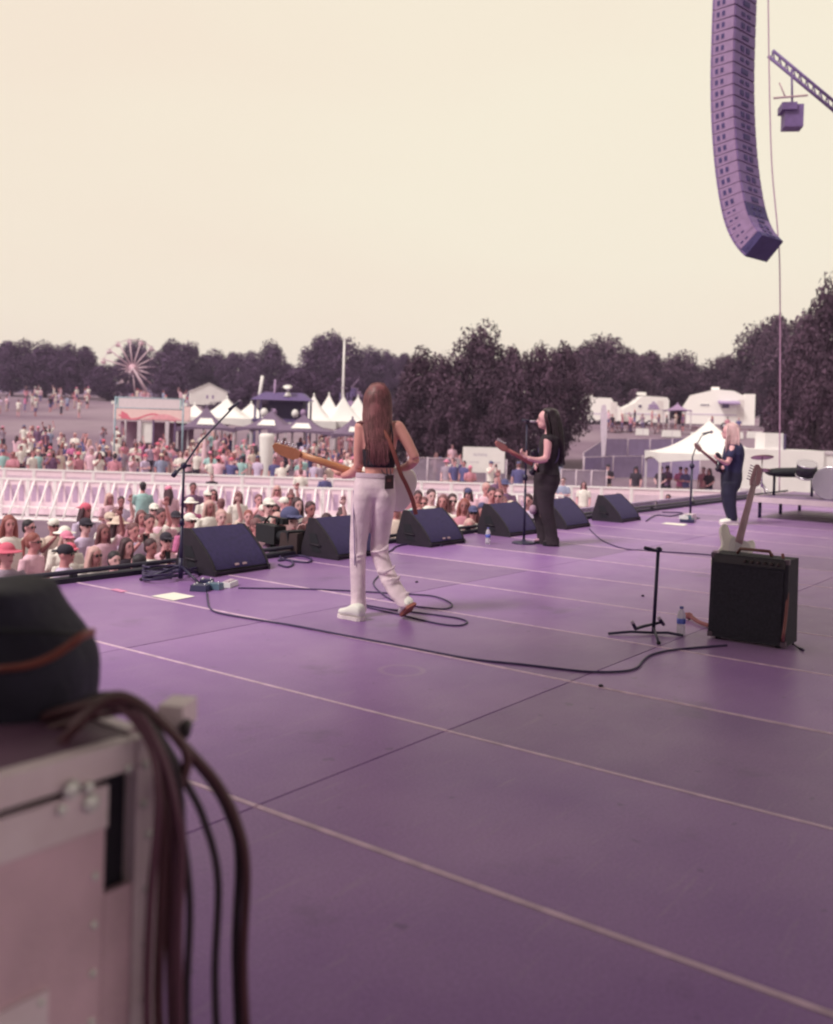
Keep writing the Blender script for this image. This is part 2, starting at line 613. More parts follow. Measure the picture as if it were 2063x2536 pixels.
# ------------------------------------------------------------------ wedge monitors
WM = M('wedge_paint', (40, 30, 43), rough=0.55, var=0.18, scale=14, bump=0.15, bscale=180)
GRILLE = M('wedge_grille', (52, 37, 88), rough=0.62, var=0.2, scale=25, bump=0.5, bscale=260)
DARK = M('near_black', (28, 26, 36), rough=0.7, var=0.2)
WW, WD, WH = 0.72, 0.52, 0.41
curve = []
for i in range(13):
    t = i / 12
    curve.append((0.02 + 0.335 * t ** 1.28, 0.055 + (WH - 0.055) * t ** 0.93))
def make_wedge(loc, label, rz=0.0, badge=False, hole=True):
    th = thing('wedge_monitor', label, 'stage monitor', loc, 'wedge monitors along the stage front', rz)
    sec = [(0.0, 0.0), (0.0, 0.05)] + curve + [(0.43, WH), (WD, 0.10), (WD, 0.0)]
    b = MB()
    for x0, wd in ((0.0, 0.026), (WW - 0.026, 0.026)):       # end cheeks
        b.prism([Vector((x0, y, z)) for y, z in sec], (wd, 0, 0))
    inner = [(0.025, 0.0), (0.012, 0.035)] + [(y + 0.016, z - 0.012) for y, z in curve] + [(0.425, WH - 0.01), (WD - 0.01, 0.1), (WD - 0.01, 0)]
    b.prism([Vector((0.02, y, z)) for y, z in inner], (WW - 0.04, 0, 0))
    b.build('cabinet', WM, th, world=False)
    q = MB()
    vs, fs = [], []
    for x in (0.032, WW - 0.032):
        vs += [Vector((x, y + 0.004, z + 0.001)) for y, z in curve]
    n_ = len(curve)
    for i in range(n_ - 1):
        fs.append((i, n_ + i, n_ + i + 1, i + 1))
    q.add(vs, fs, True)
    g_ = q.build('grille', GRILLE, th, world=False)
    if badge:
        for bx in (0.30, 0.40):
            q = MB()
            q.box((bx, 0.028, 0.085), (0.045, 0.012, 0.022), Matrix.Rotation(-0.95, 3, 'X'))
            q.build('badge', M('pale_badge', (150, 118, 126), rough=0.4), g_, world=False)
    for yy, zz, hh in ((0.335, 0.2, 0.10), (0.30, 0.085, 0.06)):
        q = MB()                                             # dark plates standing for the shade inside the end cheek's carrying pockets
        q.prism([Vector((-0.004, yy - 0.07, zz - hh / 2)), Vector((-0.004, yy + 0.06, zz - hh / 2)),
                 Vector((-0.004, yy + 0.075, zz + hh / 2)), Vector((-0.004, yy - 0.02, zz + hh / 2))], (0.006, 0, 0))
        p_ = q.build('pocket_shade_plate', DARK, th, world=False)
    q = MB()
    q.tube([(-0.008, 0.24, 0.125), (-0.012, 0.30, 0.13), (-0.008, 0.385, 0.135)], 0.009, 6)
    q.build('handle', WM, th, world=False)
    return th
wx = [6.04, 7.70, 9.33, 11.05, 12.55, 14.25]
wl = ['large black wedge monitor beside the tall boom microphone stand at far left',
      'black wedge monitor half hidden behind the walking guitarist in pale trousers',
      'black wedge monitor just right of the walking guitarist in pale trousers',
      'black wedge monitor behind the round-base microphone stand and water bottle',
      'black wedge monitor directly behind the legs of the dark-haired singer',
      'smallest and farthest black wedge monitor, right of the dark-haired singer']
for i, x in enumerate(wx):
    make_wedge((x, 6.78 + [0, 0, 0, -0.02, -0.05, -0.1][i], 0.002), wl[i], [0.04, 0.0, 0.0, -0.02, 0.0, 0.02][i], badge=(i in (0, 2)))

# ------------------------------------------------------------------ hanging line array
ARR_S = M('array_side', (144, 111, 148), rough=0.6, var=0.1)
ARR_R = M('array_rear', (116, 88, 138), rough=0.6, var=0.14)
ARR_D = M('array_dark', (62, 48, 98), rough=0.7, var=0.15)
phi = math.radians(79)
fr = Vector((math.cos(phi), math.sin(phi), 0))
sd = Vector((-math.sin(phi), math.cos(phi), 0))               # across the cabinet
aw, adp, ah = 1.12, 0.66, 0.305
angs = [0] * 8 + [.8, 1.6, 2.4, 3.2, 4, 4.8, 5.6, 6.5, 7.5, 8.5, 9.5, 11, 12.5, 14, 17, 21, 26, 32, 39, 46]
top = at(1795, -68, 27.0)
arr = thing('line_array', 'curved line array of stacked purple-grey loudspeaker cabinets hanging in the sky', 'line array', (top.x, top.y, 0))
p = top.copy()
th_ = 0.0
for i, a in enumerate(angs):
    th_ = math.radians(a)
    dn = Vector((0, 0, -1)) * math.cos(th_) - fr * math.sin(th_)        # along the front face, downwards
    nf = fr * math.cos(th_) - Vector((0, 0, 1)) * math.sin(th_)          # cabinet front direction
    low = i >= 22
    hh = ah * (0.82 if low else 1.0)
    c = p + dn * (hh / 2) - nf * (adp / 2)
    q = MB()
    m3 = Matrix((nf, sd, -dn)).transposed()
    # cabinet: wedge, rear slightly lower than the front
    f2, s2, h2 = adp / 2, aw / 2, hh / 2 - 0.008
    hr = h2 * (0.93 if not low else 0.86)
    pts = []
    for sy in (-s2, s2):
        for x, z in ((f2, -h2), (f2, h2), (-f2, hr), (-f2, -hr)):
            pts.append(c + m3 @ Vector((x, sy, z)))
    q.add(pts, [(0, 1, 2, 3), (7, 6, 5, 4), (0, 4, 5, 1), (1, 5, 6, 2), (2, 6, 7, 3), (3, 7, 4, 0)])
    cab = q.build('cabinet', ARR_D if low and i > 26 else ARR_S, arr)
    q = MB()                                                              # rear amplifier panel
    q.box(c + m3 @ Vector((-f2 - 0.012, 0, 0)), (0.03, aw * 0.94, hh * 0.84), m3)
    rp = q.build('rear_panel', ARR_D if i in (22, 23, 27) else ARR_R, cab)
    for sy in (0.1, -0.1):
        q = MB()
        q.box(c + m3 @ Vector((-f2 - 0.035, sy * (1.4 if i % 3 else -0.8), 0.0)), (0.03, 0.16, hh * (0.45 if i % 2 else 0.3)), m3)
        q.build('connector_plate', ARR_D, cab)
    for xo in (-0.02, 0.14):
        q = MB()                                                          # rigging slots in the end plate
        q.box(c + m3 @ Vector((xo, s2 + 0.004, 0.0)), (0.085, 0.012, hh * (0.42 if not low else 0.16)), m3)
        q.build('slot', ARR_D, cab)
    q = MB()
    q.box(c + m3 @ Vector((f2 - 0.04, s2 + 0.005, 0)), (0.04, 0.014, hh * 0.8), m3)
    q.build('rigging_bar', ARR_R, cab)
    p = p + dn * hh
end = p.copy()
q = MB()
q.box(top + Vector((0, 0, 0.12)) - fr * 0.33, (0.9, 1.2, 0.18), Matrix.Rotation(phi, 3, 'Z'))
q.build('flying_frame', ARR_D, arr)
for s in (-0.35, 0.35):
    q = MB()
    q.tube([top + sd * s + Vector((0, 0, 0.2)) - fr * 0.33, top + sd * s + Vector((0, 0, 4.5)) - fr * 0.33], 0.02, 6)
    q.build('chain', ARR_D, arr)
CABLE = M('black_cable', (60, 44, 82), rough=0.5, var=0.15)
q = MB()
q.tube(catmull([at(1902, -60, 26.6), at(1905, 180, 26.6), at(1911, 400, 26.6), at(1925, 560, 26.6), at(1931, 660, 26.6), at(1932, 900, 26.6), at(1930, 1230, 26.6)], 6), 0.018, 6)
tag(q.build('hoist_cable', M('pink_cable', (176, 130, 160), rough=0.6)), 'thin slack cable hanging down beside the line array to the ground', 'cable')

# PA scaffold arm and hoist at the picture's right edge
hb = at(1990, 250, 27.5)
hoist = thing('hoist_cluster', 'dark chain hoist and truss arm hanging at the right beside the line array', 'hoist', hb)
ta, tb = at(1908, 132, 29.5), at(2110, 300, 29.5)
tdir = (tb - ta).normalized()
tn = tdir.cross(AW).normalized()
for k, (oa, ob) in enumerate(((.11, 0), (-.11, .0), (0, .2))):
    q = MB()
    q.tube([ta + tn * oa + AW * ob, tb + tn * oa + AW * ob], 0.05, 8)
    q.build('truss_chord', ARR_R, hoist)
tl = (tb - ta).length
q = MB()
for k in range(12):
    s0, s1 = ta + tdir * tl * k / 12, ta + tdir * tl * (k + 1) / 12
    q.tube([s0 + tn * .11, s1 - tn * .11], .022, 5)
    q.tube([s0 + tn * .11, (s0 + s1) / 2 + AW * .2], .02, 5)
    q.tube([s1 - tn * .11, (s0 + s1) / 2 + AW * .2], .02, 5)
q.build('truss_lacing', ARR_R, hoist)
q = MB()
q.tube([at(1916, 243, 27.5), at(2000, 236, 27.5)], 0.03, 6)
q.tube([at(1930, 205, 27.5), at(1946, 243, 27.5)], 0.02, 6)
q.build('bracing', M('pink_metal', (205, 165, 175), rough=0.6), hoist)
q = MB()
q.box(at(1962, 292, 27.5), (0.5, 0.5, 0.62), Matrix.Rotation(0.5, 3, 'Z'))
q.box(at(1950, 270, 27.5), (0.62, 0.4, 0.2), Matrix.Rotation(0.5, 3, 'Z'))
q.build('motor_box', ARR_R, hoist)
q = MB()
q.tube([at(1962, 268, 27.5), at(1961, 172, 27.5)], 0.03, 6)
q.build('chain', ARR_R, hoist)

# ------------------------------------------------------------------ guitars
OUT = [(-.20, 0), (-.195, .08), (-.16, .14), (-.09, .165), (-.02, .145), (.03, .12), (.08, .125), (.14, .155), (.20, .165), (.235, .14),
       (.22, .11), (.175, .085), (.165, .05), (.165, -.045), (.18, -.08), (.2, -.105), (.19, -.13), (.14, -.145), (.08, -.125),
       (.03, -.115), (-.02, -.135), (-.09, -.165), (-.16, -.15), (-.195, -.085)]
def smooth_loop(pts, n=3):
    P = [Vector((x, y, 0)) for x, y in pts]
    N = len(P)
    out = []
    for i in range(N):
        a, b, c, d = P[i - 1], P[i], P[(i + 1) % N], P[(i + 2) % N]
        for k in range(n):
            t = k / n
            out.append(0.5 * ((2 * b) + (c - a) * t + (2 * a - 5 * b + 4 * c - d) * t * t + (3 * b - a - 3 * c + d) * t ** 3))
    return out
WOOD = M('maple_neck', (196, 128, 92), rough=0.35, var=0.12, scale=12)
CHROME = M('chrome', (205, 190, 200), rough=0.25, metal=0.8, var=0.05)
def make_guitar(label, o, xdir, ndir, body_m, guard_m, neck_m, size=1.0, fixed=None):
    x = Vector(xdir).normalized()
    z = Vector(ndir)
    z = (z - x * z.dot(x)).normalized()
    y = z.cross(x)
    m3 = Matrix((x, y, z)).transposed()
    o = Vector(o)
    T = lambda p: o + (m3 @ Vector(p)) * size
    th = thing('electric_guitar', label, 'guitar', fixed if fixed else (o.x, o.y, 0))
    lp = smooth_loop(OUT, 3)
    q = MB()
    rings = []
    for sc_, zz in ((0.95, -0.0225), (1.0, -0.014), (1.0, 0.014), (0.95, 0.0225)):
        rings.append([T((p.x * sc_, p.y * sc_, zz)) for p in lp])
    q.loft(rings)
    q.build('body', body_m, th)
    q = MB()
    pg = smooth_loop([(-.12, -.02), (-.1, -.1), (-.03, -.1), (.05, -.085), (.13, -.1), (.16, -.05), (.15, .05), (.08, .07), (.0, .05), (-.06, .02)], 3)
    q.prism([T((p.x, p.y, 0.0235)) for p in pg], m3 @ Vector((0, 0, 0.003)))
    q.build('pickguard', guard_m, th)
    q = MB()
    rings = []
    for xx, ww, tt in ((0.12, 0.03, 0.02), (0.2, 0.029, 0.02), (0.45, 0.026, 0.017), (0.66, 0.022, 0.016)):
        rings.append([T((xx, ww * a, b)) for a, b in ((-1, 0.03), (1, 0.03), (0.92, 0.03 - tt * 0.8), (0.4, 0.03 - tt * 1.25), (-0.4, 0.03 - tt * 1.25), (-0.92, 0.03 - tt * 0.8))])
    q.loft(rings)
    nk = q.build('neck', neck_m, th)
    q = MB()
    hs = [(.655, -.024), (.69, -.048), (.73, -.05), (.78, -.045), (.835, -.03), (.86, 0.0), (.85, .025), (.80, .03), (.70, .035), (.655, .024)]
    q.prism([T((a, b, 0.004)) for a, b in hs], m3 @ Vector((0, 0, 0.018)))
    hd = q.build('headstock', neck_m, th)
    for i in range(6):
        q = MB()
        q.tube([T((.70 + .026 * i, .03, .012)), T((.70 + .026 * i, .052, .012))], 0.004 * size, 6)
        q.ell(T((.70 + .026 * i, .058, .012)), (0.008 * size, 0.008 * size, 0.006 * size), nu=8, nv=5)
        q.build('tuner', CHROME, hd)
    q = MB()
    for i in range(6):
        yy = -0.022 + 0.0088 * i
        q.tube([T((-0.1, yy, 0.034)), T((0.66, yy * 0.8, 0.036)), T((.70 + .026 * i, 0.0, 0.026))], 0.0008 * size, 4)
    q.build('strings', CHROME, th)
    q = MB()
    q.box(T((-0.105, 0, 0.029)), (0.04 * size, 0.08 * size, 0.012 * size), m3)
    q.build('bridge', CHROME, th)
    for kx in (-.09, -.05, -.01):
        q = MB()
        q.lathe([(0.009, 0), (0.008, 0.012), (0.001, 0.013)], T((kx, -.075, 0.0265)), m3, 10)
        q.build('knob', guard_m, th)
    return th, T

# ------------------------------------------------------------------ microphone stands
STAND = M('stand_black', (42, 34, 64), rough=0.42, var=0.15)
def mic_parts(th, tip, back, mat=STAND):
    d = (Vector(tip) - Vector(back)).normalized()
    q = MB()
    q.tube([Vector(tip) - d * 0.19, Vector(tip) - d * 0.05], [0.011, 0.017], 10)
    mb_ = q.build('microphone', mat, th)
    q = MB()
    q.ell(Vector(tip) - d * 0.026, (0.026, 0.026, 0.026), nu=12, nv=8)
    q.build('mic_grille', M('mic_grille', (120, 96, 120), rough=0.4, bump=0.6, bscale=400), mb_)
# stand 1: tall boom stand at the left
b1 = gp(447, 1438)
s1 = thing('microphone_stand', 'tall black boom microphone stand standing in front of the left monitor', 'microphone stand', b1)
dep = (b1 - EYE).dot(FWD)
clutch = at(455.5, 1153, dep)
q = MB()
q.tube([b1 + Vector((0, 0, 0.05)), at(451, 1290, dep)], 0.016, 10)
q.build('lower_tube', STAND, s1)
q = MB()
q.tube([at(451, 1292, dep), clutch], 0.0115, 10)
q.build('upper_tube', STAND, s1)
q = MB()
q.tube([at(451, 1284, dep), at(450.8, 1300, dep)], [0.02, 0.024], 10)
q.build('height_clutch', STAND, s1)
q = MB()
q.tube([at(432, 1174, dep - 0.15), clutch, at(497, 1093, dep + 0.25), at(583, 1003, dep + 0.65)], [0.012, 0.0095, 0.0095, 0.008], 8)
bm_ = q.build('boom', STAND, s1)
q = MB()
q.tube([at(429, 1178, dep - 0.17), at(437, 1168, dep - 0.12)], 0.021, 10)
q.build('counterweight', STAND, bm_)
q = MB()
q.ell(clutch, (0.03, 0.03, 0.03), nu=10, nv=6)
q.box(clutch + R0 * 0.04, (0.05, 0.02, 0.02))
q.build('boom_clutch', STAND, s1)
mic_parts(s1, at(598, 993, dep + 0.72), at(583, 1003, dep + 0.65))
for a in (20, 140, 260):
    q = MB()
    e = b1 + Vector((0.33 * math.cos(math.radians(a)), 0.33 * math.sin(math.radians(a)), 0.015))
    q.tube([b1 + Vector((0, 0, 0.13)), e], 0.011, 8)
    lg = q.build('leg', STAND, s1)
    q = MB()
    q.ell(e, (0.02, 0.02, 0.014), nu=8, nv=5)
    q.build('rubber_foot', DARK, lg)
q = MB()
q.tube([b1 + Vector((0, 0, 0.02)), b1 + Vector((0, 0, 0.2))], 0.022, 10)
q.build('hub', STAND, s1)
# stand 2: round base, singer
b2 = gp(1297, 1346)
d2 = (b2 - EYE).dot(FWD)
s2_ = thing('microphone_stand', 'straight microphone stand on a round black base in front of the dark-haired singer', 'microphone stand', b2)
q = MB()
q.lathe([(0.0, 0.0), (0.150, 0.0), (0.150, 0.012), (0.13, 0.022), (0.03, 0.034), (0.018, 0.06), (0.0, 0.06)], b2, None, 24)
q.build('round_base', STAND, s2_)
q = MB()
q.tube([b2 + Vector((0, 0, 0.05)), at(1301, 1210, d2)], 0.016, 10)
q.build('lower_tube', STAND, s2_)
q = MB()
q.tube([at(1301, 1215, d2), at(1305, 1052, d2)], 0.011, 10)
q.build('upper_tube', STAND, s2_)
q = MB()
q.tube([at(1300.6, 1176, d2), at(1300.3, 1190, d2)], 0.03, 10)
q.build('height_clutch', STAND, s2_)
q = MB()
q.tube([at(1292, 1041, d2), at(1312, 1043, d2)], [0.014, 0.017], 8)
q.build('mic_clip', STAND, s2_)
mic_parts(s2_, at(1336, 1045, d2), at(1292, 1042, d2), M('mic_silver', (206, 184, 200), rough=0.35))
# stand 3: far right player
b3 = gp(1709, 1283)
d3 = (b3 - EYE).dot(FWD)
s3 = thing('microphone_stand', 'black boom microphone stand in front of the fair-haired guitarist at right', 'microphone stand', b3)
q = MB()
q.lathe([(0.0, 0.0), (0.16, 0.0), (0.16, 0.012), (0.02, 0.035), (0.0, 0.04)], b3, None, 20)
q.build('round_base', STAND, s3)
q = MB()
q.tube([b3, at(1714, 1155, d3)], 0.019, 10)
q.build('lower_tube', STAND, s3)
q = MB()
q.tube([at(1713.5, 1165, d3), at(1715, 1132, d3), at(1724, 1105, d3), at(1737, 1080, d3), at(1757, 1071, d3)], [0.012, 0.012, 0.009, 0.009, 0.009], 8)
q.build('boom', STAND, s3)
q = MB()
q.ell(at(1714, 1154, d3), (0.045, 0.045, 0.05), nu=10, nv=6)
q.build('clutch', STAND, s3)
mic_parts(s3, at(1766, 1069, d3), at(1750, 1072, d3))

# ------------------------------------------------------------------ guitar stand, bottles, amplifier
gb = gp(1618, 1571)
gd = (gb - EYE).dot(FWD)
gs = thing('guitar_stand', 'empty black folding guitar stand with padded cradle arms beside the amplifier', 'guitar stand', gb)
q = MB()
q.tube([gb + Vector((0, 0, 0.02)), at(1630, 1366, gd)], 0.0125, 10)
q.build('post', STAND, gs)
for a, b in (((1507, 1569), (1618, 1567)), ((1618, 1567), (1692, 1574))):
    q = MB()
    A_, B_ = gp(*a, 0.012), gp(*b, 0.012)
    q.tube([A_, (A_ + B_) / 2 + Vector((0, 0, 0.01)), B_], 0.0095, 8)
    q.build('leg', STAND, gs)
q = MB()
A_ = gp(1631, 1592, 0.012)
q.tube([gb + Vector((0, 0, 0.05)), A_], 0.009, 8)
lg = q.build('leg', STAND, gs)
q = MB()
q.ell(A_, (0.016, 0.016, 0.013), nu=8, nv=5)
q.build('rubber_foot', DARK, lg)
cz = at(1621, 1545, gd)
for pts in ([(1621, 1545, 0), (1594, 1551, -.06), (1574, 1557, -.12), (1566, 1541, -.17)], [(1621, 1545, 0), (1638, 1541, .05), (1643, 1546, .02), (1632, 1531, -.1)]):
    q = MB()
    q.tube([at(a, b, gd + c) for a, b, c in pts], [0.010, 0.011, 0.013, 0.012], 8)
    ar = q.build('cradle_arm', STAND, gs)
    q = MB()
    q.ell(at(pts[-1][0], pts[-1][1], gd + pts[-1][2]), (0.014, 0.014, 0.014), nu=8, nv=6)
    q.build('arm_tip', M('pale_rubber', (190, 165, 182), rough=0.7), ar)
q = MB()
q.tube([at(1632, 1362, gd), at(1622, 1363, gd - .03), at(1597, 1357, gd - .08)], [0.014, 0.012, 0.013], 8)
q.ell(at(1632, 1361, gd), (0.024, 0.024, 0.02), nu=10, nv=6)
q.build('neck_yoke', STAND, gs)

PET = M('clear_plastic', (226, 214, 224), rough=0.12, var=0.02, trans=0.55, k=1.2)
PETC = M('bottle_cap', (92, 88, 158), rough=0.4)
LBL = M('bottle_label', (96, 104, 190), rough=0.4, var=0.2, scale=30)
def bottle(p, label, h=0.21):
    th = thing('water_bottle', label, 'bottle', p, 'plastic water bottles on the stage')
    k = h / 0.21
    pr = [(0.0, 0.001), (0.027, 0.001), (0.031, 0.008), (0.031, 0.06), (0.029, 0.066), (0.031, 0.072), (0.031, 0.125), (0.030, 0.145), (0.022, 0.168), (0.0125, 0.182), (0.0125, 0.194), (0.0, 0.195)]
    q = MB()
    q.lathe([(r * k, z * k) for r, z in pr], (0, 0, 0), None, 18)
    q.build('bottle_wall', PET, th, world=False)
    q = MB()
    q.lathe([(0.0315 * k, 0.082 * k), (0.0322 * k, 0.084 * k), (0.0322 * k, 0.118 * k), (0.0315 * k, 0.12 * k)], (0, 0, 0), None, 18)
    q.build('label_band', LBL, th, world=False)
    q = MB()
    q.lathe([(0.0, 0.19 * k), (0.0145 * k, 0.19 * k), (0.0145 * k, 0.206 * k), (0.0, 0.207 * k)], (0, 0, 0), None, 14)
    q.build('cap', PETC, th, world=False)
bottle(gp(1686, 1572), 'clear water bottle with blue label between the guitar stand and the amplifier', 0.205)
bottle(gp(1208, 1347), 'clear water bottle standing in front of the fourth wedge monitor', 0.205)

AMPB = M('amp_tolex', (46, 40, 52), rough=0.75, var=0.2, scale=40, bump=0.4, bscale=300)
AMPG = M('amp_grille', (44, 39, 50), rough=0.85, var=0.3, scale=60, bump=0.5, bscale=220)
amp = thing('guitar_amplifier', 'black combo guitar amplifier standing at the right edge with a pale guitar behind', 'amplifier', (6.95, 2.22, 0))
q = MB()
a0, a1 = 1.955, 2.485
q.prism([Vector((6.735, a0, 0.02)), Vector((7.0, a0, 0.02)), Vector((6.98, a0, 0.595)), Vector((6.765, a0, 0.595))], (0, a1 - a0, 0))
q.build('cabinet', AMPB, amp)
q = MB()
q.prism([Vector((6.730, a0 + .03, 0.05)), Vector((6.736, a0 + .03, 0.05)), Vector((6.761, a0 + .03, 0.52)), Vector((6.755, a0 + .03, 0.52))], (0, a1 - a0 - .06, 0))
q.build('grille_cloth', AMPG, amp)
q = MB()
q.prism([Vector((6.753, a0 + .02, 0.535)), Vector((6.760, a0 + .02, 0.535)), Vector((6.763, a0 + .02, 0.588)), Vector((6.756, a0 + .02, 0.588))], (0, a1 - a0 - .04, 0))
pn = q.build('control_panel', M('amp_panel', (46, 38, 44), rough=0.4), amp)
for i in range(6):
    q = MB()
    q.tube([(6.755, 2.02 + .045 * i, 0.562), (6.735, 2.02 + .045 * i, 0.561)], 0.011, 10)
    q.build('knob', M('amp_knob', (62, 46, 48), rough=0.4), pn)
q = MB()
q.tube([(6.87, 2.10, 0.6), (6.87, 2.12, 0.632), (6.87, 2.32, 0.632), (6.87, 2.34, 0.6)], 0.011, 8, flat=2.0)
q.build('handle', M('amp_handle', (110, 62, 60), rough=0.6), amp)
for y in (a0 + .015, a1 - .015):
    for z in (0.035, 0.582):
        q = MB()
        q.box((6.746 + (z > .3) * .028, y, z), (0.03, 0.034, 0.034))
        q.build('corner_cap', M('corner_metal', (92, 70, 84), rough=0.4), amp)
for x in (6.78, 6.96):
    for y in (a0 + .06, a1 - .06):
        q = MB()
        q.tube([(x, y, 0.0), (x, y, 0.022)], 0.02, 8)
        q.build('foot', DARK, amp)
q = MB()
q.box((6.79, 2.465, 0.60), (0.05, 0.03, 0.02))
q.build('plug', M('pale_plug', (190, 160, 178)), amp)
CREAM = M('cream_lacquer', (240, 222, 216), rough=0.3, var=0.04)
GUARD_W = M('pearl_guard', (214, 196, 200), rough=0.3, var=0.08)
NECK_P = M('pale_neck', (182, 132, 142), rough=0.4, var=0.1)
# the pale guitar parked on its stand behind the amplifier: neck leaning up to the right
gtop, gbot = at(1872, 1168, 7.50), at(1824, 1352, 7.22)
ax = (gtop - gbot).normalized()
go = gtop - ax * (0.86 * 0.925 - 0.055)
make_guitar('cream electric guitar leaning behind the amplifier with its neck rising to the right', go, ax,
            (-AW + Vector((0, 0, 0.1)) + R0 * 0.05), CREAM, GUARD_W, NECK_P, 0.925)
ls = thing('guitar_stand', 'small guitar stand holding the cream guitar behind the amplifier', 'guitar stand', (go.x, go.y, 0))
q = MB()
q.tube([Vector((go.x, go.y, 0)) + AW * 0.25, go + ax * .05 + AW * .08], 0.011, 8)
q.build('post', STAND, ls)
for s in (-1, 1):
    q = MB()
    fb = Vector((go.x, go.y, 0.012)) + R0 * 0.17 * s - AW * 0.06
    q.tube([Vector((go.x, go.y, 0.2)) + AW * 0.16, fb], 0.010, 8)
    q.build('leg', STAND, ls)
    q = MB()
    q.tube([Vector((go.x, go.y, 0.13)) + AW * 0.13, go - ax * .21 + R0 * .06 * s + AW * .03, go - ax * .22 + R0 * .06 * s - AW * .05], 0.011, 8)
    q.build('cradle_arm', STAND, ls)
# microphone stand leg and leads at the amplifier's right side
q = MB()
q.tube(catmull([at(1938, 1372, 6.75), at(1944, 1408, 6.7), at(1950, 1470, 6.62), at(1946, 1530, 6.58), at(1940, 1575, 6.52), gp(1938, 1596, .012)], 6), 0.011, 8)
tag(q.build('instrument_cable', M('red_brown_lead', (132, 74, 74), rough=0.5)), 'reddish brown lead hanging down the right side of the amplifier', 'cable')
q = MB()
q.tube(catmull([at(1934, 1380, 6.9), at(1948, 1440, 6.8), at(1958, 1520, 6.7), gp(1962, 1590, .012), gp(1990, 1610, .012)], 6), 0.008, 8)
tag(q.build('instrument_cable', CABLE), 'thin dark lead hanging beyond the right side of the amplifier', 'cable')
q = MB()
q.tube(catmull([gp(1700, 1524, .03), gp(1712, 1528, .03), gp(1730, 1540, .02), gp(1760, 1550, .02), gp(1800, 1552, .02)], 5), [0.024] * 3 + [0.03, 0.028] + [0.016] * 16, 8)
tag(q.build('guitar_strap', M('tan_leather', (168, 100, 104), rough=0.7, var=0.2)), 'short tan leather strap on the floor poking out behind the amplifier', 'strap')

# ------------------------------------------------------------------ cables lying on the deck
def floor_cable(pts, label, rad=0.0062, mat=CABLE, name='stage_cable'):
    P = catmull([gp(a, b, rad + 0.001) for a, b in pts], 7)
    q = MB()
    q.tube(P, rad, 8)
    return tag(q.build(name, mat), label, 'cable', 'black cables lying across the stage')
floor_cable([(512, 1468), (514, 1486), (520, 1506), (547, 1519), (640, 1535), (733, 1550), (842, 1571), (1003, 1601), (1164, 1631), (1300, 1646), (1420, 1660),
             (1478, 1664), (1545, 1662), (1578, 1653), (1592, 1637), (1612, 1622), (1655, 1611), (1720, 1604), (1800, 1598)],
            'long black cable crossing the whole stage floor from the pedals to the amplifier', 0.0068)
floor_cable([(590, 1456), (660, 1457), (747, 1458), (865, 1463), (969, 1469), (1024, 1472), (1072, 1476), (1108, 1488), (1120, 1500), (1100, 1508), (1060, 1505), (1005, 1497), (960, 1480), (925, 1447), (939, 1424), (955, 1405)],
            'black cable looping on the floor just right of the walking guitarist')
floor_cable([(885, 1490), (906, 1502), (945, 1512), (991, 1522), (1079, 1543), (1135, 1549), (1157, 1541), (1140, 1532), (1090, 1524), (1017, 1515), (960, 1508), (905, 1498)],
            'narrow closed loop of black cable by the guitarist\'s lifted foot')
floor_cable([(1459, 1309), (1475, 1325), (1497, 1341), (1543, 1358), (1590, 1363), (1670, 1368), (1747, 1373), (1810, 1380)],
            'thin black cable running from the monitors towards the back of the amplifier', 0.007)
floor_cable([(1095, 1352), (1040, 1345), (985, 1352), (962, 1366), (900, 1374)], 'black cable lying behind the third wedge monitor', 0.009)
floor_cable([(690, 1398), (712, 1404), (726, 1396), (715, 1386), (690, 1388), (705, 1381), (742, 1376), (770, 1384), (765, 1392), (738, 1391), (700, 1384), (690, 1372)],
            'tangle of black cable between the two leftmost wedge monitors', 0.010)
floor_cable([(1600, 1290), (1625, 1276), (1660, 1278), (1690, 1270), (1640, 1268)], 'black cable by the farthest wedge monitor', 0.010)
for i in range(3):
    rr_, ph = 0.11 + 0.05 * i, i * 1.3
    c = gp(392 + 16 * i, 1436 - 9 * i, 0.012)
    pts = [c + Vector((rr_ * 1.3 * math.cos(t * 0.7 + ph), rr_ * math.sin(t * 0.7 + ph), 0.004 * t)) for t in range(0, 20)]
    q = MB()
    q.tube(catmull(pts, 3), 0.009, 6)
    tag(q.build('cable_coil', CABLE), ['small coil of black cable left of the tall boom stand', 'middle coil of black cable at the foot of the boom stand', 'large coil of black cable against the left monitor'][i], 'cable', 'cable coils by the boom stand')
# set lists
def paper(c4, label, name='set_list'):
    q = MB()
    P = [gp(a, b, 0.004) for a, b in c4]
    q.prism(P, (0, 0, 0.001))
    return tag(q.build(name, M('paper_white', (240, 226, 214), rough=0.9, var=0.03)), label, 'paper', 'white sheets taped to the stage')
paper([(375, 1476), (430, 1487), (483, 1477), (431, 1467)], 'white set list sheet taped flat to the stage at far left')
paper([(1638, 1297), (1692, 1302), (1704, 1298), (1650, 1294)], 'white set list sheet by the far right microphone stand')
q = MB()
q.prism([gp(273, 1460, .004), gp(300, 1467, .004), (gp(317, 1464, .004)), gp(290, 1458, .004)], (0, 0, .0015))
tag(q.build('gaffer_tape', M('pink_tape', (220, 140, 176), rough=0.8)), 'small pink cross mark of tape on the stage at far left', 'tape')
# small dark crumbs / taped spots on deck
for i, (a, b, lb) in enumerate([(1488, 1698, 'small dark lump of tape on the seam right of centre'), (1032, 1441, 'tiny dark clip on the stage right of the guitarist'), (1592, 1475, 'tiny dark tape scrap left of the guitar stand')]):
    q = MB()
    q.ell(gp(a, b, .006), (0.018, 0.014, 0.008), nu=8, nv=5)
    tag(q.build('tape_scrap', DARK), lb, 'tape')
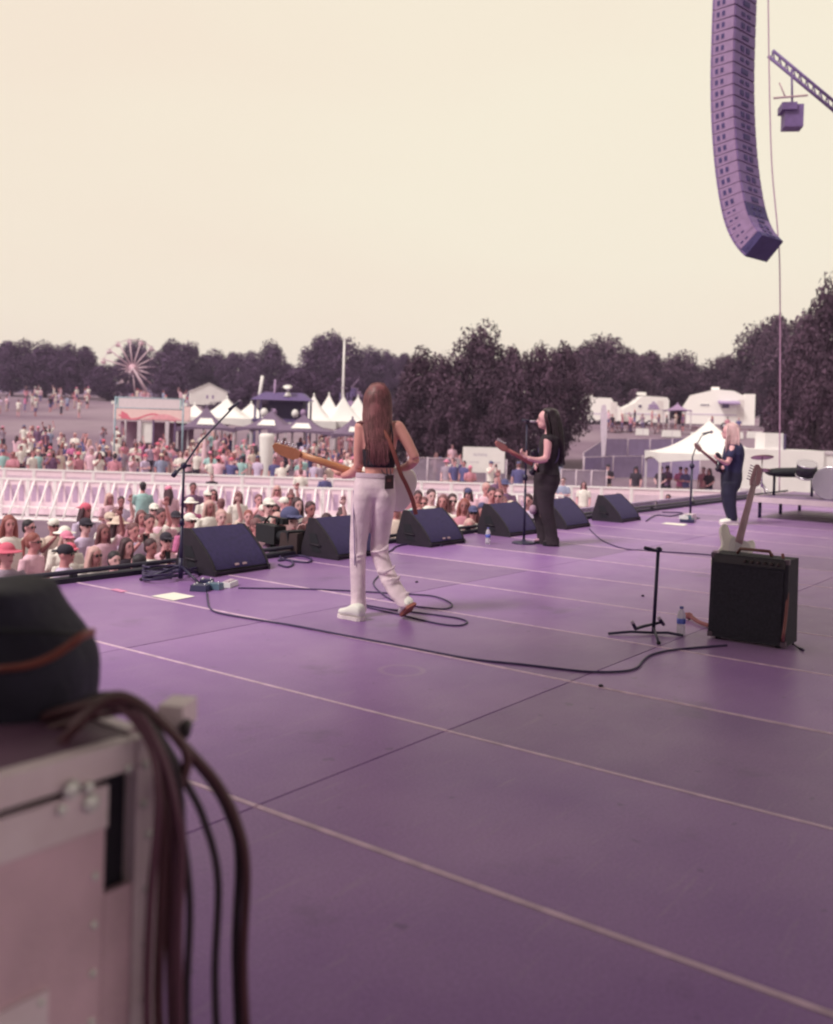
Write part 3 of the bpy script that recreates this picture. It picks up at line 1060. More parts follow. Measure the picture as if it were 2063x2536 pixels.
# effect pedals and power strip
PEDM = [M('pedal_dark', (60, 56, 86), rough=0.4), M('pedal_white', (226, 214, 214), rough=0.4), M('pedal_teal', (92, 110, 128), rough=0.4)]
def pedal(p, rz, lab, m, size=(0.075, 0.12, 0.045)):
    th = thing('effect_pedal', lab, 'pedal', p, None, rz)
    q = MB()
    q.box((0, 0, size[2] / 2 + .002), size, None, 0, 0.92)
    q.build('housing', m, th, world=False)
    q = MB()
    q.tube([(0, -size[1] * .28, size[2]), (0, -size[1] * .28, size[2] + .012)], 0.009, 8)
    q.build('footswitch', CHROME, th, world=False)
    for s in (-1, 1):
        q = MB()
        q.tube([(s * size[0] * .25, size[1] * .28, size[2]), (s * size[0] * .25, size[1] * .28, size[2] + .013)], 0.008, 8)
        q.build('knob', PEDM[1], th, world=False)
pedal(gp(496, 1463), 0.5, 'dark effect pedal with pale edge, nearest the camera at the boom stand', PEDM[0], (0.12, 0.14, 0.05))
pedal(gp(531, 1459), 0.4, 'teal effect pedal between the dark pedal and the white power strip', PEDM[2], (0.1, 0.13, 0.05))
pedal(gp(512, 1448), 0.7, 'small black pedal tucked against the left wedge monitor', PEDM[0])
ps = gp(568, 1452)
th = thing('power_strip', 'white power strip lying beside the effect pedals', 'power strip', ps, None, 0.45)
q = MB()
q.box((0, 0, .022), (0.19, 0.09, 0.04), None, 0, 0.93)
q.build('casing', PEDM[1], th, world=False)
for i in range(3):
    q = MB()
    q.box((-.055 + .05 * i, 0, .048), (0.032, 0.04, 0.014))
    q.build('socket', M('socket_pink', (206, 176, 190)), th, world=False)
pb = gp(1702, 1292)
th = thing('pedal_board', 'black pedal board loaded with pale pedals at the far right microphone stand', 'pedal board', pb, None, 0.35)
q = MB()
q.box((0, 0, .03), (0.42, 0.22, 0.045))
q.build('board', PEDM[0], th, world=False)
for i, (x, y) in enumerate([(-.15, .03), (-.06, -.02), (.04, .04), (.13, -.01), (-.1, .08)]):
    q = MB()
    q.box((x, y, .075), (0.07, 0.1, 0.05), None, 0, .9)
    q.build('pedal', [PEDM[1], PEDM[2], PEDM[1], PEDM[0], PEDM[1]][i], th, world=False)
q = MB()
q.box((.36, .1, .05), (0.2, 0.16, 0.1), None, 0, .9)
tag(link('tuner_box', q.mesh('tuner_box'), M('dusty_white', (214, 190, 196))), 'pale box beside the far right pedal board', 'box')
bpy.data.objects['tuner_box'].location = pb

# ------------------------------------------------------------------ road case, bag and draped leads at lower left
ALU = M('case_aluminium', (226, 190, 194), rough=0.45, metal=0.0, var=0.12, scale=7, k=1.35)
CASEP = M('case_laminate', (122, 84, 108), rough=0.6, var=0.16, scale=10)
CASED = M('case_dark_panel', (40, 34, 46), rough=0.6)
zc = 0.84
cc_ = gp(374, 1812, zc)                                            # right-hand upper corner
cs = thing('road_case', 'aluminium-edged flight case with riveted frame at the lower left corner', 'flight case', (cc_.x, cc_.y, 0))
X1, Y0c = cc_.x, cc_.y
X0c, Y1c = X1 - 0.95, Y0c + 0.62
q = MB()
q.box(((X0c + X1) / 2, (Y0c + Y1c) / 2, 0.45), (X1 - X0c - .03, Y1c - Y0c - .03, 0.76))
q.build('inner_shell', CASED, cs)
q = MB()
q.box(((X0c + X1) / 2, (Y0c + Y1c) / 2, 0.829), (X1 - X0c - .06, Y1c - Y0c - .06, 0.012))
q.build('top_panel', CASEP, cs)
def bar(p0, p1, sz):
    q = MB()
    p0, p1 = Vector(p0), Vector(p1)
    d = p1 - p0
    s = [abs(d.x) + sz[0], abs(d.y) + sz[1], abs(d.z) + sz[2]]
    q.box((p0 + p1) / 2, s)
    return q.build('frame_rail', ALU, cs)
e = 0.018
bar((X0c, Y0c, zc - 0.026), (X1 - .05, Y0c, zc - 0.026), (0, .036, .052))
bar((X0c, Y1c, zc - 0.020), (X1 - .05, Y1c, zc - 0.020), (0, .034, .04))
bar((X1 - .006, Y0c + .04, zc - 0.020), (X1 - .006, Y1c - .02, zc - 0.020), (.03, 0, .04))
bar((X0c, Y0c + .03, zc - 0.02), (X0c, Y1c - .02, zc - 0.02), (.03, 0, .04))
bar((X1 - .016, Y0c - .003, 0.1), (X1 - .016, Y0c - .003, zc), (.056, .034, 0))
bar((X1 - .016, Y1c + .002, 0.1), (X1 - .016, Y1c + .002, zc - .05), (.05, .03, 0))
bar((X0c, Y0c + .002, 0.1), (X0c, Y0c + .002, zc - .06), (.05, .03, 0))
bar((X0c + .03, Y0c - .001, 0.13), (X1 - .05, Y0c - .001, 0.13), (0, .03, .05))
bar((X0c + .3, Y0c - .012, zc - .103), (X1 - .105, Y0c - .012, zc - .10), (0, .02, .07))   # latch plate under the lid rail
CASEF = M('case_face_laminate', (212, 172, 182), rough=.5, var=.16, scale=5, k=1.25, bump=.2, bscale=60)
def face(xa, xb, za, zb, nm='face_panel'):
    q = MB()
    q.box(((xa + xb) / 2, Y0c - .008, (za + zb) / 2), (xb - xa, .016, zb - za))
    return q.build(nm, CASEF, cs)
face(X0c + .03, X1 - .106, .162, zc - .142)
face(X1 - .104, X1 - .046, .162, zc - .26)
RIV = M('rivet_metal', (240, 214, 206), rough=0.25, metal=0.2, var=0.05, k=1.3)
def rivet(x, z, r_=0.0085, y=None):
    q = MB()
    q.ell((x, (Y0c - .0205) if y is None else y, z), (r_, r_ * .55, r_), nu=12, nv=8)
    q.build('rivet', RIV, cs)
for px_, py_, r_ in ((316, 1903, .0085), (358, 1893, .0085), (353, 1990, .0085)):
    d = ray(px_, py_)
    pp = EYE + d * ((Y0c - .021 - EYE.y) / d.y)
    rivet(pp.x, pp.z, r_, Y0c - .024)
for px_, py_, r_ in ((174, 1954, .017), (217, 1949, .011), (222, 1988, .017), (150, 2005, .01)):
    d = ray(px_, py_)
    pp = EYE + d * ((Y0c - .024 - EYE.y) / d.y)
    rivet(pp.x, pp.z, r_, Y0c - .028)
for i in range(6):
    rivet(X1 - .016, 0.66 - .1 * i)
    rivet(X1 - .125, 0.62 - .085 * i, .0075, Y0c - .018)
    rivet(X1 - .47, 0.62 - .085 * i, .0075, Y0c - .018)
for i in range(6):
    rivet(X0c + .06 + .12 * i, zc - .045 if i < 2 else 0.13)
for x in (X0c + .1, X1 - .1):
    for y in (Y0c + .1, Y1c - .1):
        q = MB()
        q.tube([(x - .025, y, .055), (x + .025, y, .055)], .054, 14)
        q.box((x, y, .09), (.06, .08, .03))
        q.build('castor', DARK, cs)
# recessed handle and butterfly latch on the near face
lx = X1 - .30
q = MB()
q.box((lx, Y0c - .020, .40), (.17, .012, .13))
ld = q.build('latch_dish', ALU, cs)
q = MB()
q.box((lx, Y0c - .030, .40), (.02, .012, .075))
q.tube([(lx, Y0c - .034, .375), (lx, Y0c - .034, .425)], .022, 12, flat=.4)
q.build('latch_wing', RIV, ld)
for dx in (-.07, .07):
    for dz in (-.05, .05):
        rivet(lx + dx, .40 + dz, .006, Y0c - .028)
# soft black bag on the case
BAG = M('bag_nylon', (44, 38, 56), rough=0.8, var=0.25, scale=9, bump=0.4, bscale=30)
bc = at(95, 1625, 2.02)
bag = thing('equipment_bag', 'bulging soft black equipment bag with a brown strap at the left edge', 'bag', (bc.x, bc.y, zc))
q = MB()
def zof(py):
    return at(100, py, 2.02).z
prof_b = [(1442, 40, -.14), (1455, 95, -.14), (1500, 118, -.15), (1560, 172, -.16), (1578, 182, -.165), (1600, 200, -.17), (1640, 212, -.17), (1700, 210, -.17), (1750, 204, -.165), (1775, 190, -.15)]
rings = []
for py, wpx_, dd in prof_b:
    cxp = 20 if py > 1450 else 20
    hw = wpx_ * 2.02 / F_PX
    rings.append(ring(at(cxp, py, 2.02), R0 * hw, AW * abs(dd), 26, 2.6))
q.loft(rings)
bme = remesh(q, 0.016, 3, bag.location)
link('shell', bme, BAG, bag)
q = MB()
q.tube(catmull([at(232, 1566, 1.98), at(205, 1574, 1.86), at(170, 1600, 1.845), at(120, 1630, 1.84), at(60, 1650, 1.84), at(-40, 1660, 1.86)], 6), 0.009, 8, flat=.45)
q.build('strap', M('brown_strap', (138, 74, 66), rough=0.6), bag)
q = MB()
q.tube([at(190, 1570, 1.92), at(120, 1566, 1.85), at(0, 1562, 1.84)], 0.004, 6)
q.build('zip', DARK, bag)
# leads draped over the case corner
LEAD = [M('lead_brown', (92, 56, 62), rough=0.42, var=0.2), M('lead_black', (52, 38, 46), rough=0.45), M('lead_plum', (112, 72, 86), rough=0.4)]
bun = thing('cable_bundle', 'bunch of thick brown and black leads draped over the corner of the flight case', 'cables', (X1, Y0c, zc))
dc = (cc_ - EYE).dot(FWD)
leads = [
    [(60, 1790, .1), (150, 1762, .03), (230, 1742, -.02), (290, 1722, -.03), (350, 1745, -.02), (410, 1800, 0), (480, 1872, .02), (540, 1942, .05), (585, 2030, .06), (610, 2150, .06), (600, 2330, .05), (540, 2480, .03)],
    [(40, 1800, .12), (160, 1770, .05), (250, 1752, .0), (320, 1752, -.02), (372, 1790, -.03), (420, 1860, -.03), (462, 1940, -.02), (505, 2030, .0), (540, 2180, .02), (560, 2420, .04)],
    [(120, 1800, .05), (220, 1765, .0), (300, 1740, -.04), (352, 1770, -.05), (385, 1840, -.06), (405, 1920, -.06), (425, 2020, -.06), (430, 2200, -.05), (420, 2460, -.04)],
    [(120, 1805, .03), (230, 1772, -.01), (310, 1755, -.05), (360, 1800, -.07), (388, 1870, -.08), (400, 1960, -.08), (408, 2040, -.08), (400, 2230, -.07), (390, 2480, -.06)],
    [(200, 1780, .0), (280, 1748, -.05), (345, 1765, -.07), (392, 1830, -.08), (430, 1900, -.07), (448, 1980, -.06), (452, 2060, -.06), (470, 2240, -.05), (480, 2480, -.04)],
    [(150, 1870, -.06), (180, 1800, -.07), (215, 1765, -.07), (275, 1745, -.06), (330, 1780, -.08), (378, 1860, -.09), (392, 1960, -.1), (388, 2060, -.1), (372, 2240, -.09), (366, 2480, -.08)],
    [(140, 1850, -.05), (200, 1790, -.08), (270, 1735, -.07), (340, 1742, -.06), (400, 1790, -.04), (455, 1850, -.03), (462, 1900, -.03), (440, 1960, -.04), (428, 2040, -.05), (440, 2300, -.05)],
    [(180, 1752, .06), (250, 1722, .04), (310, 1730, .02), (385, 1772, .03), (450, 1850, .04), (520, 1935, .06), (562, 2010, .07), (590, 2120, .07), (575, 2300, .06), (500, 2420, .04)],
    [(250, 1770, -.04), (330, 1762, -.07), (372, 1812, -.09), (412, 1900, -.09), (436, 2000, -.09), (450, 2110, -.08), (455, 2300, -.07)],
]
for i, L_ in enumerate(leads):
    q = MB()
    LP = [at(a, b, dc + c) for a, b, c in L_ if b < 2300]
    le = LP[-1]
    LP += [Vector((le.x, le.y, max(.3, le.z - .2))), Vector((le.x + .02, le.y - .01, .12)), Vector((le.x + .05, le.y - .03 * (i % 3), .012)), Vector((le.x + .16, le.y - .1 * (i % 3) + .05, .011)), Vector((le.x + .1, le.y + .2, .011))]
    q.tube(catmull(LP, 7), 0.0075 if i % 3 else 0.0092, 8)
    q.build('lead', LEAD[i % 3], bun)
q = MB()
q.box(at(440, 1764, dc + .09), (.075, .05, .045), Matrix.Rotation(.5, 3, 'Z'))
q.build('connector_block', ALU, bun)
q = MB()
q.tube([at(462, 1792, dc + .06), at(455, 1818, dc + .03)], .012, 10)
q.build('plug', LEAD[1], bun)

# ------------------------------------------------------------------ riser with drums at the right
RIS = M('riser_edge', (214, 184, 194), rough=0.7, var=0.08)
rc = at(1860, 1231, 17.2)
RX, RY = rc.x, rc.y
ris = thing('drum_riser', 'low pale-edged drum riser on legs at the right edge of the stage', 'riser', (RX, RY, 0))
q = MB()
q.box((RX + 1.3, RY - 1.4, 0.335), (2.6, 2.8, 0.05))
q.build('platform', M('riser_top', (128, 98, 132), rough=0.6), ris)
q = MB()
q.box((RX - 0.015, RY - 1.4, 0.325), (0.03, 2.84, 0.09))
q.build('fascia', RIS, ris)
q = MB()
q.box((RX + 1.3, RY + 0.015, 0.325), (2.6, 0.03, 0.09))
q.build('fascia', RIS, ris)
for x in (0.12, 1.3, 2.5):
    for y in (-.12, -1.4, -2.68):
        q = MB()
        q.tube([(RX + x, RY + y, 0), (RX + x, RY + y, 0.31)], 0.03, 8)
        q.build('leg', STAND, ris)
DRUM = M('drum_shell', (40, 34, 46), rough=0.35, var=0.2)
SKIN = M('drum_head', (232, 216, 206), rough=0.6, var=0.05)
def drum(name, c, r_, h_, tilt, lab):
    th = thing(name, lab, 'drum', (c[0], c[1], 0.36))
    m = Matrix.Rotation(tilt[0], 3, 'X') @ Matrix.Rotation(tilt[1], 3, 'Y')
    q = MB()
    q.lathe([(0.0, -h_ / 2), (r_, -h_ / 2), (r_, h_ / 2), (r_ * .97, h_ / 2)], c, m, 24)
    q.build('shell', DRUM, th)
    for s in (-1, 1):
        q = MB()
        q.lathe([(r_ * .97, s * h_ / 2 - .015), (r_ * 1.03, s * h_ / 2 - .015), (r_ * 1.03, s * h_ / 2 + .015), (r_ * .97, s * h_ / 2 + .015)], c, m, 24)
        q.build('hoop', CHROME, th)
        q = MB()
        q.lathe([(0.0, s * (h_ / 2 + .001)), (r_ * .96, s * (h_ / 2 + .001)), (r_ * .96, s * (h_ / 2 + .004)), (0.0, s * (h_ / 2 + .004))], c, m, 24)
        q.build('drum_head', SKIN, th)
    return th, m
drum('kick_drum', (RX + .75, RY - 1.15, 0.65), 0.28, 0.40, (0, PI / 2), 'kick drum lying on its side on the riser at the right edge')
drum('floor_tom', (RX + .45, RY - 1.75, 0.58), 0.2, 0.38, (0.1, -0.1), 'floor tom standing beside the kick drum on the riser')
drum('rack_tom', (RX + .6, RY - .75, 0.86), 0.17, 0.22, (0.2, -0.35), 'rack tom mounted above the kick drum')
blk = at(1945, 1170, 17.9)
bb = thing('covered_keyboard', 'black cloth-covered keyboard on a stand at the right edge of the stage', 'keyboard', (blk.x, blk.y, 0.36))
q = MB()
q.loft([ring(at(x_, 1170, 17.9) , Vector((0, 0, h_)), AW * .22, 14, 2.6) for x_, h_ in ((1903, .03), (1908, .06), (1930, .085), (1965, .09), (2010, .085), (2030, .04))])
q.build('cloth', DARK, bb)
for dx in (1918, 2012):
    q = MB()
    q.tube([at(dx, 1176, 17.9), Vector((at(dx, 1176, 17.9).x, at(dx, 1176, 17.9).y, .36))], .025, 8)
    q.build('leg', STAND, bb)
def cymbal(px_, py_, d_, lab, r_=.2):
    c = at(px_, py_, d_)
    th = thing('cymbal_stand', lab, 'cymbal', (c.x, c.y, 0.36))
    q = MB()
    m = Matrix.Rotation(0.22, 3, 'Y') @ Matrix.Rotation(-.15, 3, 'X')
    q.lathe([(0.0, .02), (.03, .018), (.05, .004), (r_, -.012), (r_, -.014), (.05, 0.0), (0, .0)], c, m, 22)
    q.build('cymbal', M('brass', (200, 168, 150), rough=0.3, metal=0.6), th)
    q = MB()
    q.tube([c, Vector((c.x, c.y, .5))], .012, 8)
    q.build('post', CHROME, th)
    for a in range(3):
        q = MB()
        q.tube([Vector((c.x, c.y, .6)), Vector((c.x + .25 * math.cos(a * 2.09), c.y + .25 * math.sin(a * 2.09), .37))], .01, 6)
        q.build('leg', CHROME, th)
cymbal(1888, 1131, 17.9, 'tilted cymbal on its stand above the covered keyboard, the higher one')
cymbal(1888, 1163, 17.7, 'small flat cymbal on its stand left of the covered keyboard, the lower one', .15)

# ------------------------------------------------------------------ people on stage
SKIN_P = M('skin_tan', (226, 154, 144), rough=0.5, var=0.07, scale=5)
SKIN_L = M('skin_light', (226, 164, 168), rough=0.5, var=0.07, scale=5)
EYE_D = M('eye_dark', (50, 38, 46), rough=0.3)
LIP = M('lip', (170, 92, 104), rough=0.5)
def hand(q, wrist, fdir, pdir, s=1.0, curl=1.0, thumb=1):
    f = Vector(fdir).normalized()
    p = Vector(pdir)
    p = (p - f * p.dot(f)).normalized()                     # palm side
    a = f.cross(p)
    w = Vector(wrist)
    pc = w + f * 0.045 * s
    m3 = Matrix((f, a, p)).transposed()
    q.ell(pc, (0.05 * s, 0.04 * s, 0.017 * s), m3, nu=12, nv=8)
    for i, (off, ln) in enumerate(((-.03, .062), (-.010, .078), (.011, .074), (.031, .058))):
        b = pc + f * 0.038 * s + a * off * s
        l = ln * s
        p1 = b + f * l * .42 + p * l * .12 * curl
        p2 = p1 + (f * (1 - .55 * curl) + p * .75 * curl).normalized() * l * .33
        p3 = p2 + (f * (1 - 1.1 * curl) + p * curl).normalized() * l * .28
        q.tube([b - f * .012 * s, p1, p2, p3], [.0098 * s, .009 * s, .0083 * s, .0068 * s], 8)
    b = pc - f * .02 * s - a * .032 * s * thumb
    p1 = b + (f * .5 - a * .7 * thumb + p * .35).normalized() * .036 * s
    p2 = p1 + (f * .8 - a * .2 * thumb + p * .5 * curl).normalized() * .03 * s
    q.tube([b, p1, p2], [.0125 * s, .0105 * s, .0085 * s], 8)
def head_shape(q, c, fwd, up=Vector((0, 0, 1)), s=1.0, ears=True):
    f = Vector(fwd).normalized()
    u = (Vector(up) - f * Vector(up).dot(f)).normalized()
    a = f.cross(u)
    m3 = Matrix((a, f, u)).transposed()
    c = Vector(c)
    q.ell(c + u * .02 * s, (.074 * s, .092 * s, .098 * s), m3, nu=18, nv=12)          # skull
    q.ell(c + f * .022 * s - u * .05 * s, (.056 * s, .064 * s, .068 * s), m3, nu=16, nv=10)      # jaw
    q.ell(c + f * .068 * s - u * .092 * s, (.024 * s, .02 * s, .018 * s), m3, nu=10, nv=6)     # chin
    q.tube([c + f * .088 * s + u * .006 * s, c + f * .104 * s - u * .022 * s, c + f * .112 * s - u * .038 * s], [.010 * s, .013 * s, .015 * s], 8)    # nose
    q.tube([c + f * .078 * s - u * .064 * s - a * .02 * s, c + f * .088 * s - u * .064 * s, c + f * .078 * s - u * .064 * s + a * .02 * s], .010 * s, 8)
    for e_ in (-1, 1):
        if ears:
            q.ell(c + a * .076 * s * e_ - f * .006 * s - u * .008 * s, (.012 * s, .02 * s, .032 * s), m3, nu=8, nv=6)
        q.tube([c + f * .08 * s + a * .012 * s * e_ + u * .022 * s, c + f * .078 * s + a * .045 * s * e_ + u * .024 * s], .009 * s, 6)  # brow
    return m3
def face_bits(q, c, fwd, up=Vector((0, 0, 1)), s=1.0):
    f = Vector(fwd).normalized()
    u = (Vector(up) - f * Vector(up).dot(f)).normalized()
    a = f.cross(u)
    m3 = Matrix((a, f, u)).transposed()
    c = Vector(c)
    for e_ in (-1, 1):
        q.ell(c + f * .082 * s + a * .031 * s * e_ + u * .004 * s, (.014 * s, .008 * s, .007 * s), m3, 1, 10, 6)
        q.tube([c + f * .09 * s + a * .014 * s * e_ + u * .022 * s, c + f * .084 * s + a * .046 * s * e_ + u * .027 * s], .0045 * s, 6, 1)
    q.tube([c + f * .084 * s - u * .063 * s - a * .022 * s, c + f * .097 * s - u * .063 * s, c + f * .084 * s - u * .063 * s + a * .022 * s], .0065 * s, 6, 2)
def strands(q, gen, n, rad=0.0035, rs=random.Random(5)):
    for i in range(n):
        pts = gen(i / n, rs)
        P = catmull(pts, 4)
        r_ = [rad * (0.5 + 0.9 * min(1, 3 * (1 - k / (len(P) - 1)) + .15)) * rs.uniform(.7, 1.3) for k in range(len(P))]
        q.tube(P, r_, 5, 0)
def shoe(q, heel, toe, up, wd=0.046, h=0.085):
    heel, toe, up = Vector(heel), Vector(toe), Vector(up).normalized()
    f = (toe - heel)
    L = f.length
    f.normalize()
    a = f.cross(up).normalized()
    rings = []
    for t, w_, h_ in ((0.0, .62, .75), (.06, .85, .95), (.25, .9, 1.0), (.45, .86, .86), (.62, 1.0, .62), (.8, 1.02, .5), (.93, .8, .42), (1.0, .45, .3)):
        c = heel + f * L * t + up * (h * h_ / 2)
        rings.append(ring(c, a * wd * w_, up * h * h_ / 2, 14, 2.6))
    q.loft(rings)
def sole(q, heel, toe, up, wd=0.05, th=0.026):
    heel, toe, up = Vector(heel), Vector(toe), Vector(up).normalized()
    f = (toe - heel)
    L = f.length
    f.normalize()
    a = f.cross(up).normalized()
    pts = []
    for t, w_ in ((-.02, .5), (.06, .84), (.3, .84), (.5, .82), (.68, 1.02), (.86, 1.0), (.98, .66), (1.03, .2)):
        pts.append((t, w_))
    poly = [heel + f * L * t + a * wd * w_ for t, w_ in pts] + [heel + f * L * t - a * wd * w_ for t, w_ in reversed(pts)]
    q.prism(poly, up * th)

# ---------------- walking guitarist, seen from behind
D1 = 7.33
def P1(px, py, da=0.0):
    return at(px, py, D1 + da)
def R1(pl, pr, py, da=0.0, k=0.75, n=20, e=2.2, dfun=P1, mmd=D1):
    c = dfun((pl + pr) / 2, py, da)
    hw = (pr - pl) / 2 * (mmd + da) / F_PX
    return ring(c, R0 * hw, AW * hw * k, n, e)
foot1 = gp(884, 1529)
g1 = thing('person', 'guitarist seen from behind with long brown hair, black crop top and pale trousers, walking', 'person', foot1)
q = MB()
q.loft([R1(905, 972, 1182, 0, .68), R1(903, 975, 1165, 0, .66), R1(902, 976, 1140, 0, .66), R1(898, 981, 1110, .0, .64), R1(893, 986, 1080, .0, .6),
        R1(890, 990, 1060, .0, .5), R1(897, 982, 1046, .0, .45), R1(915, 962, 1036, .01, .6), R1(921, 957, 1020, .015, .95), R1(921, 957, 1005, .02, .95)])
head_shape(q, P1(936, 991, .02), AW + R0 * -.15, s=.95, ears=False)
for sx in (895, 984):
    q.ell(P1(sx, 1058, 0), (.052, .052, .05))
q.tube(catmull([P1(895, 1058), P1(890, 1105, .0), P1(888, 1156, .03)], 4), [.047, .048, .046, .044, .042, .041, .040, .039, .036], 14)
q.tube(catmull([P1(888, 1156, .03), P1(872, 1172, .1), P1(848, 1178, .17)], 4), [.036, .040, .040, .039, .037, .034, .031, .028, .026], 14)
q.tube(catmull([P1(985, 1056), P1(1009, 1095, -.03), P1(1029, 1136, -.05)], 4), [.046, .047, .045, .043, .041, .039, .038, .037, .035], 14)
q.tube(catmull([P1(1029, 1136, -.05), P1(1014, 1152, .03), P1(995, 1160, .10)], 4), [.036, .038, .038, .037, .035, .032, .030, .027, .025], 14)
hand(q, P1(847, 1177, .18), P1(829, 1158, .24) - P1(847, 1177, .18), Vector((0, 0, 1)) - R0 * .2 - AW * .6, 1.0, 1.05, thumb=-1)
hand(q, P1(993, 1161, .11), P1(975, 1167, .19) - P1(993, 1161, .11), -AW * .3 + Vector((0, 0, -1)), 1.0, .6)
# legs under the cloth, so the figure is whole
q.tube([P1(905, 1205), P1(889, 1350), P1(888, 1495)], [.055, .045, .038], 12)
q.tube([P1(950, 1205, .01), P1(941, 1355, .055), P1(967, 1440, -.05), P1(1003, 1492, -.15)], [.05, .04, .034, .034], 12)
q.ell(P1(928, 1200), (.10, .07, .08))
me = remesh(q, 0.0085, 4, g1.location)
link('body', me, SKIN_P, g1)
# crop top
TOPB = M('black_knit', (44, 34, 46), rough=0.8, var=0.25, scale=30, bump=0.4, bscale=90)
q = MB()
q.loft([R1(900, 977, 1157, 0, .70, 28), R1(899, 978, 1150, 0, .69, 28), R1(898, 981, 1135, 0, .69, 28), R1(896, 984, 1116, 0, .67, 28), R1(896, 983, 1113, 0, .62, 28)])
tp = q.build('crop_top', TOPB, g1)
for a, b in (((905, 1116), (912, 1040)), ((972, 1116), (968, 1042))):
    q = MB()
    q.tube(catmull([P1(a[0], a[1], -.105), P1((a[0] + b[0]) / 2 + 2, (a[1] + b[1]) / 2, -.102), P1(b[0], b[1] + 4, -.06), P1(b[0], b[1] - 2, 0.0), P1(b[0], b[1] + 10, .07)], 5), .009, 6, flat=.5)
    q.build('shoulder_strap', TOPB, tp)
q = MB()
q.tube(catmull([P1(910, 1062, -.088), P1(938, 1085, -.108), P1(966, 1108, -.11)], 5), .004, 6)
q.tube(catmull([P1(966, 1064, -.088), P1(938, 1085, -.110), P1(910, 1110, -.112)], 5), .004, 6)
q.build('back_laces', TOPB, tp)
# trousers
TRS = M('pale_sweatpants', (230, 198, 208), rough=0.85, var=0.12, scale=7, bump=0.7, bscale=11, sheen=0.2)
q = MB()
q.loft([R1(884, 975, 1172, 0, .66, 22), R1(880, 977, 1185, 0, .68, 22), R1(876, 979, 1205, -.01, .70, 22), R1(873, 980, 1230, -.005, .62, 22), R1(884, 970, 1248, .0, .40, 22)])
q.loft([R1(876, 930, 1200, .0, 1.2), R1(873, 929, 1225, -.01, 1.38), R1(870, 924, 1255, -.01, 1.35), R1(868, 919, 1292, 0, 1.25), R1(866, 909, 1345, 0, 1.15), R1(866, 906, 1392, -.01, 1.1), R1(868, 905, 1440, -.02, 1.15),
        R1(869, 906, 1480, -.02, 1.25), R1(868, 908, 1503, -.02, 1.3), R1(868, 908, 1517, -.02, 1.3)])
q.loft([R1(924, 979, 1200, .0, 1.2), R1(926, 981, 1225, -.01, 1.38), R1(924, 978, 1255, .0, 1.35), R1(921, 971, 1295, .03, 1.2), R1(917, 962, 1345, .06, 1.05), R1(917, 962, 1370, .05, 1.0), R1(927, 972, 1400, .02, 1.0),
        R1(943, 992, 1440, -.05, .95), R1(960, 1011, 1470, -.11, .9), R1(976, 1022, 1490, -.15, .85), R1(986, 1024, 1503, -.17, .8)])
rs = random.Random(9)
for i in range(9):                                          # soft folds at knee and hem
    y = rs.choice([1340, 1365, 1380, 1470, 1485, 1495, 1500])
    q.tube(catmull([P1(868 + rs.uniform(-1, 3), y, -.05), P1(886, y + rs.uniform(-4, 9), -.085), P1(906 + rs.uniform(-3, 1), y + rs.uniform(-8, 8), -.05)], 4), .007, 6)
for i in range(8):
    t = rs.random()
    x0_, y0_ = 918 + 62 * t ** 1.5, 1350 + 145 * t
    q.tube(catmull([P1(x0_ - 2, y0_ + 4, .0 - .14 * t), P1(x0_ + 22, y0_ + rs.uniform(-4, 8), -.04 - .15 * t), P1(x0_ + 44, y0_ + rs.uniform(-14, 2), -.0 - .14 * t)], 4), .011, 6)
me = remesh(q, 0.009, 9, g1.location)
tr = link('trousers', me, TRS, g1)
q = MB()
q.loft([R1(883, 976, 1171, 0, .665, 24), R1(881, 978, 1175, 0, .675, 24), R1(880, 979, 1182, 0, .685, 24)], cap=False)
q.build('waistband', M('pale_sweatpants_band', (212, 178, 194), rough=0.9, bump=0.5, bscale=120), tr)
q = MB()                                                       # darker side seam and drawn line
q.tube(catmull([P1(876, 1215, -.06), P1(876, 1280, -.095), P1(878, 1340, -.085), P1(879, 1400, -.085)], 5), .004, 5)
q.build('seam', M('seam', (120, 92, 140), rough=0.9), tr)
# shoes
WHT = M('white_leather', (238, 226, 218), rough=0.5, var=0.05)
SOLE = M('gum_sole', (150, 84, 74), rough=0.7, var=0.15)
hl, to = gp(897, 1530, .026), gp(843, 1519, .026)
q = MB()
shoe(q, hl, to, (0, 0, 1), .050, .10)
sh = q.build('shoe', WHT, g1)
q = MB()
sole(q, hl - Vector((0, 0, .024)), to - Vector((0, 0, .024)), (0, 0, 1), .054, .026)
q.build('sole', M('white_sole', (228, 206, 206), rough=0.6), sh)
toe2 = gp(1000, 1521, .03)
heel2 = P1(1018, 1496, -.22)
upv = (R0 * -.55 + AW * .62 + Vector((0, 0, .55)))
q = MB()
shoe(q, heel2, toe2 + AW * .03, upv, .045, .085)
sh = q.build('shoe', WHT, g1)
q = MB()
sole(q, heel2 - Vector(upv).normalized() * .02, toe2 + AW * .03 - Vector(upv).normalized() * .02, upv, .048, .022)
q.build('sole', SOLE, sh)
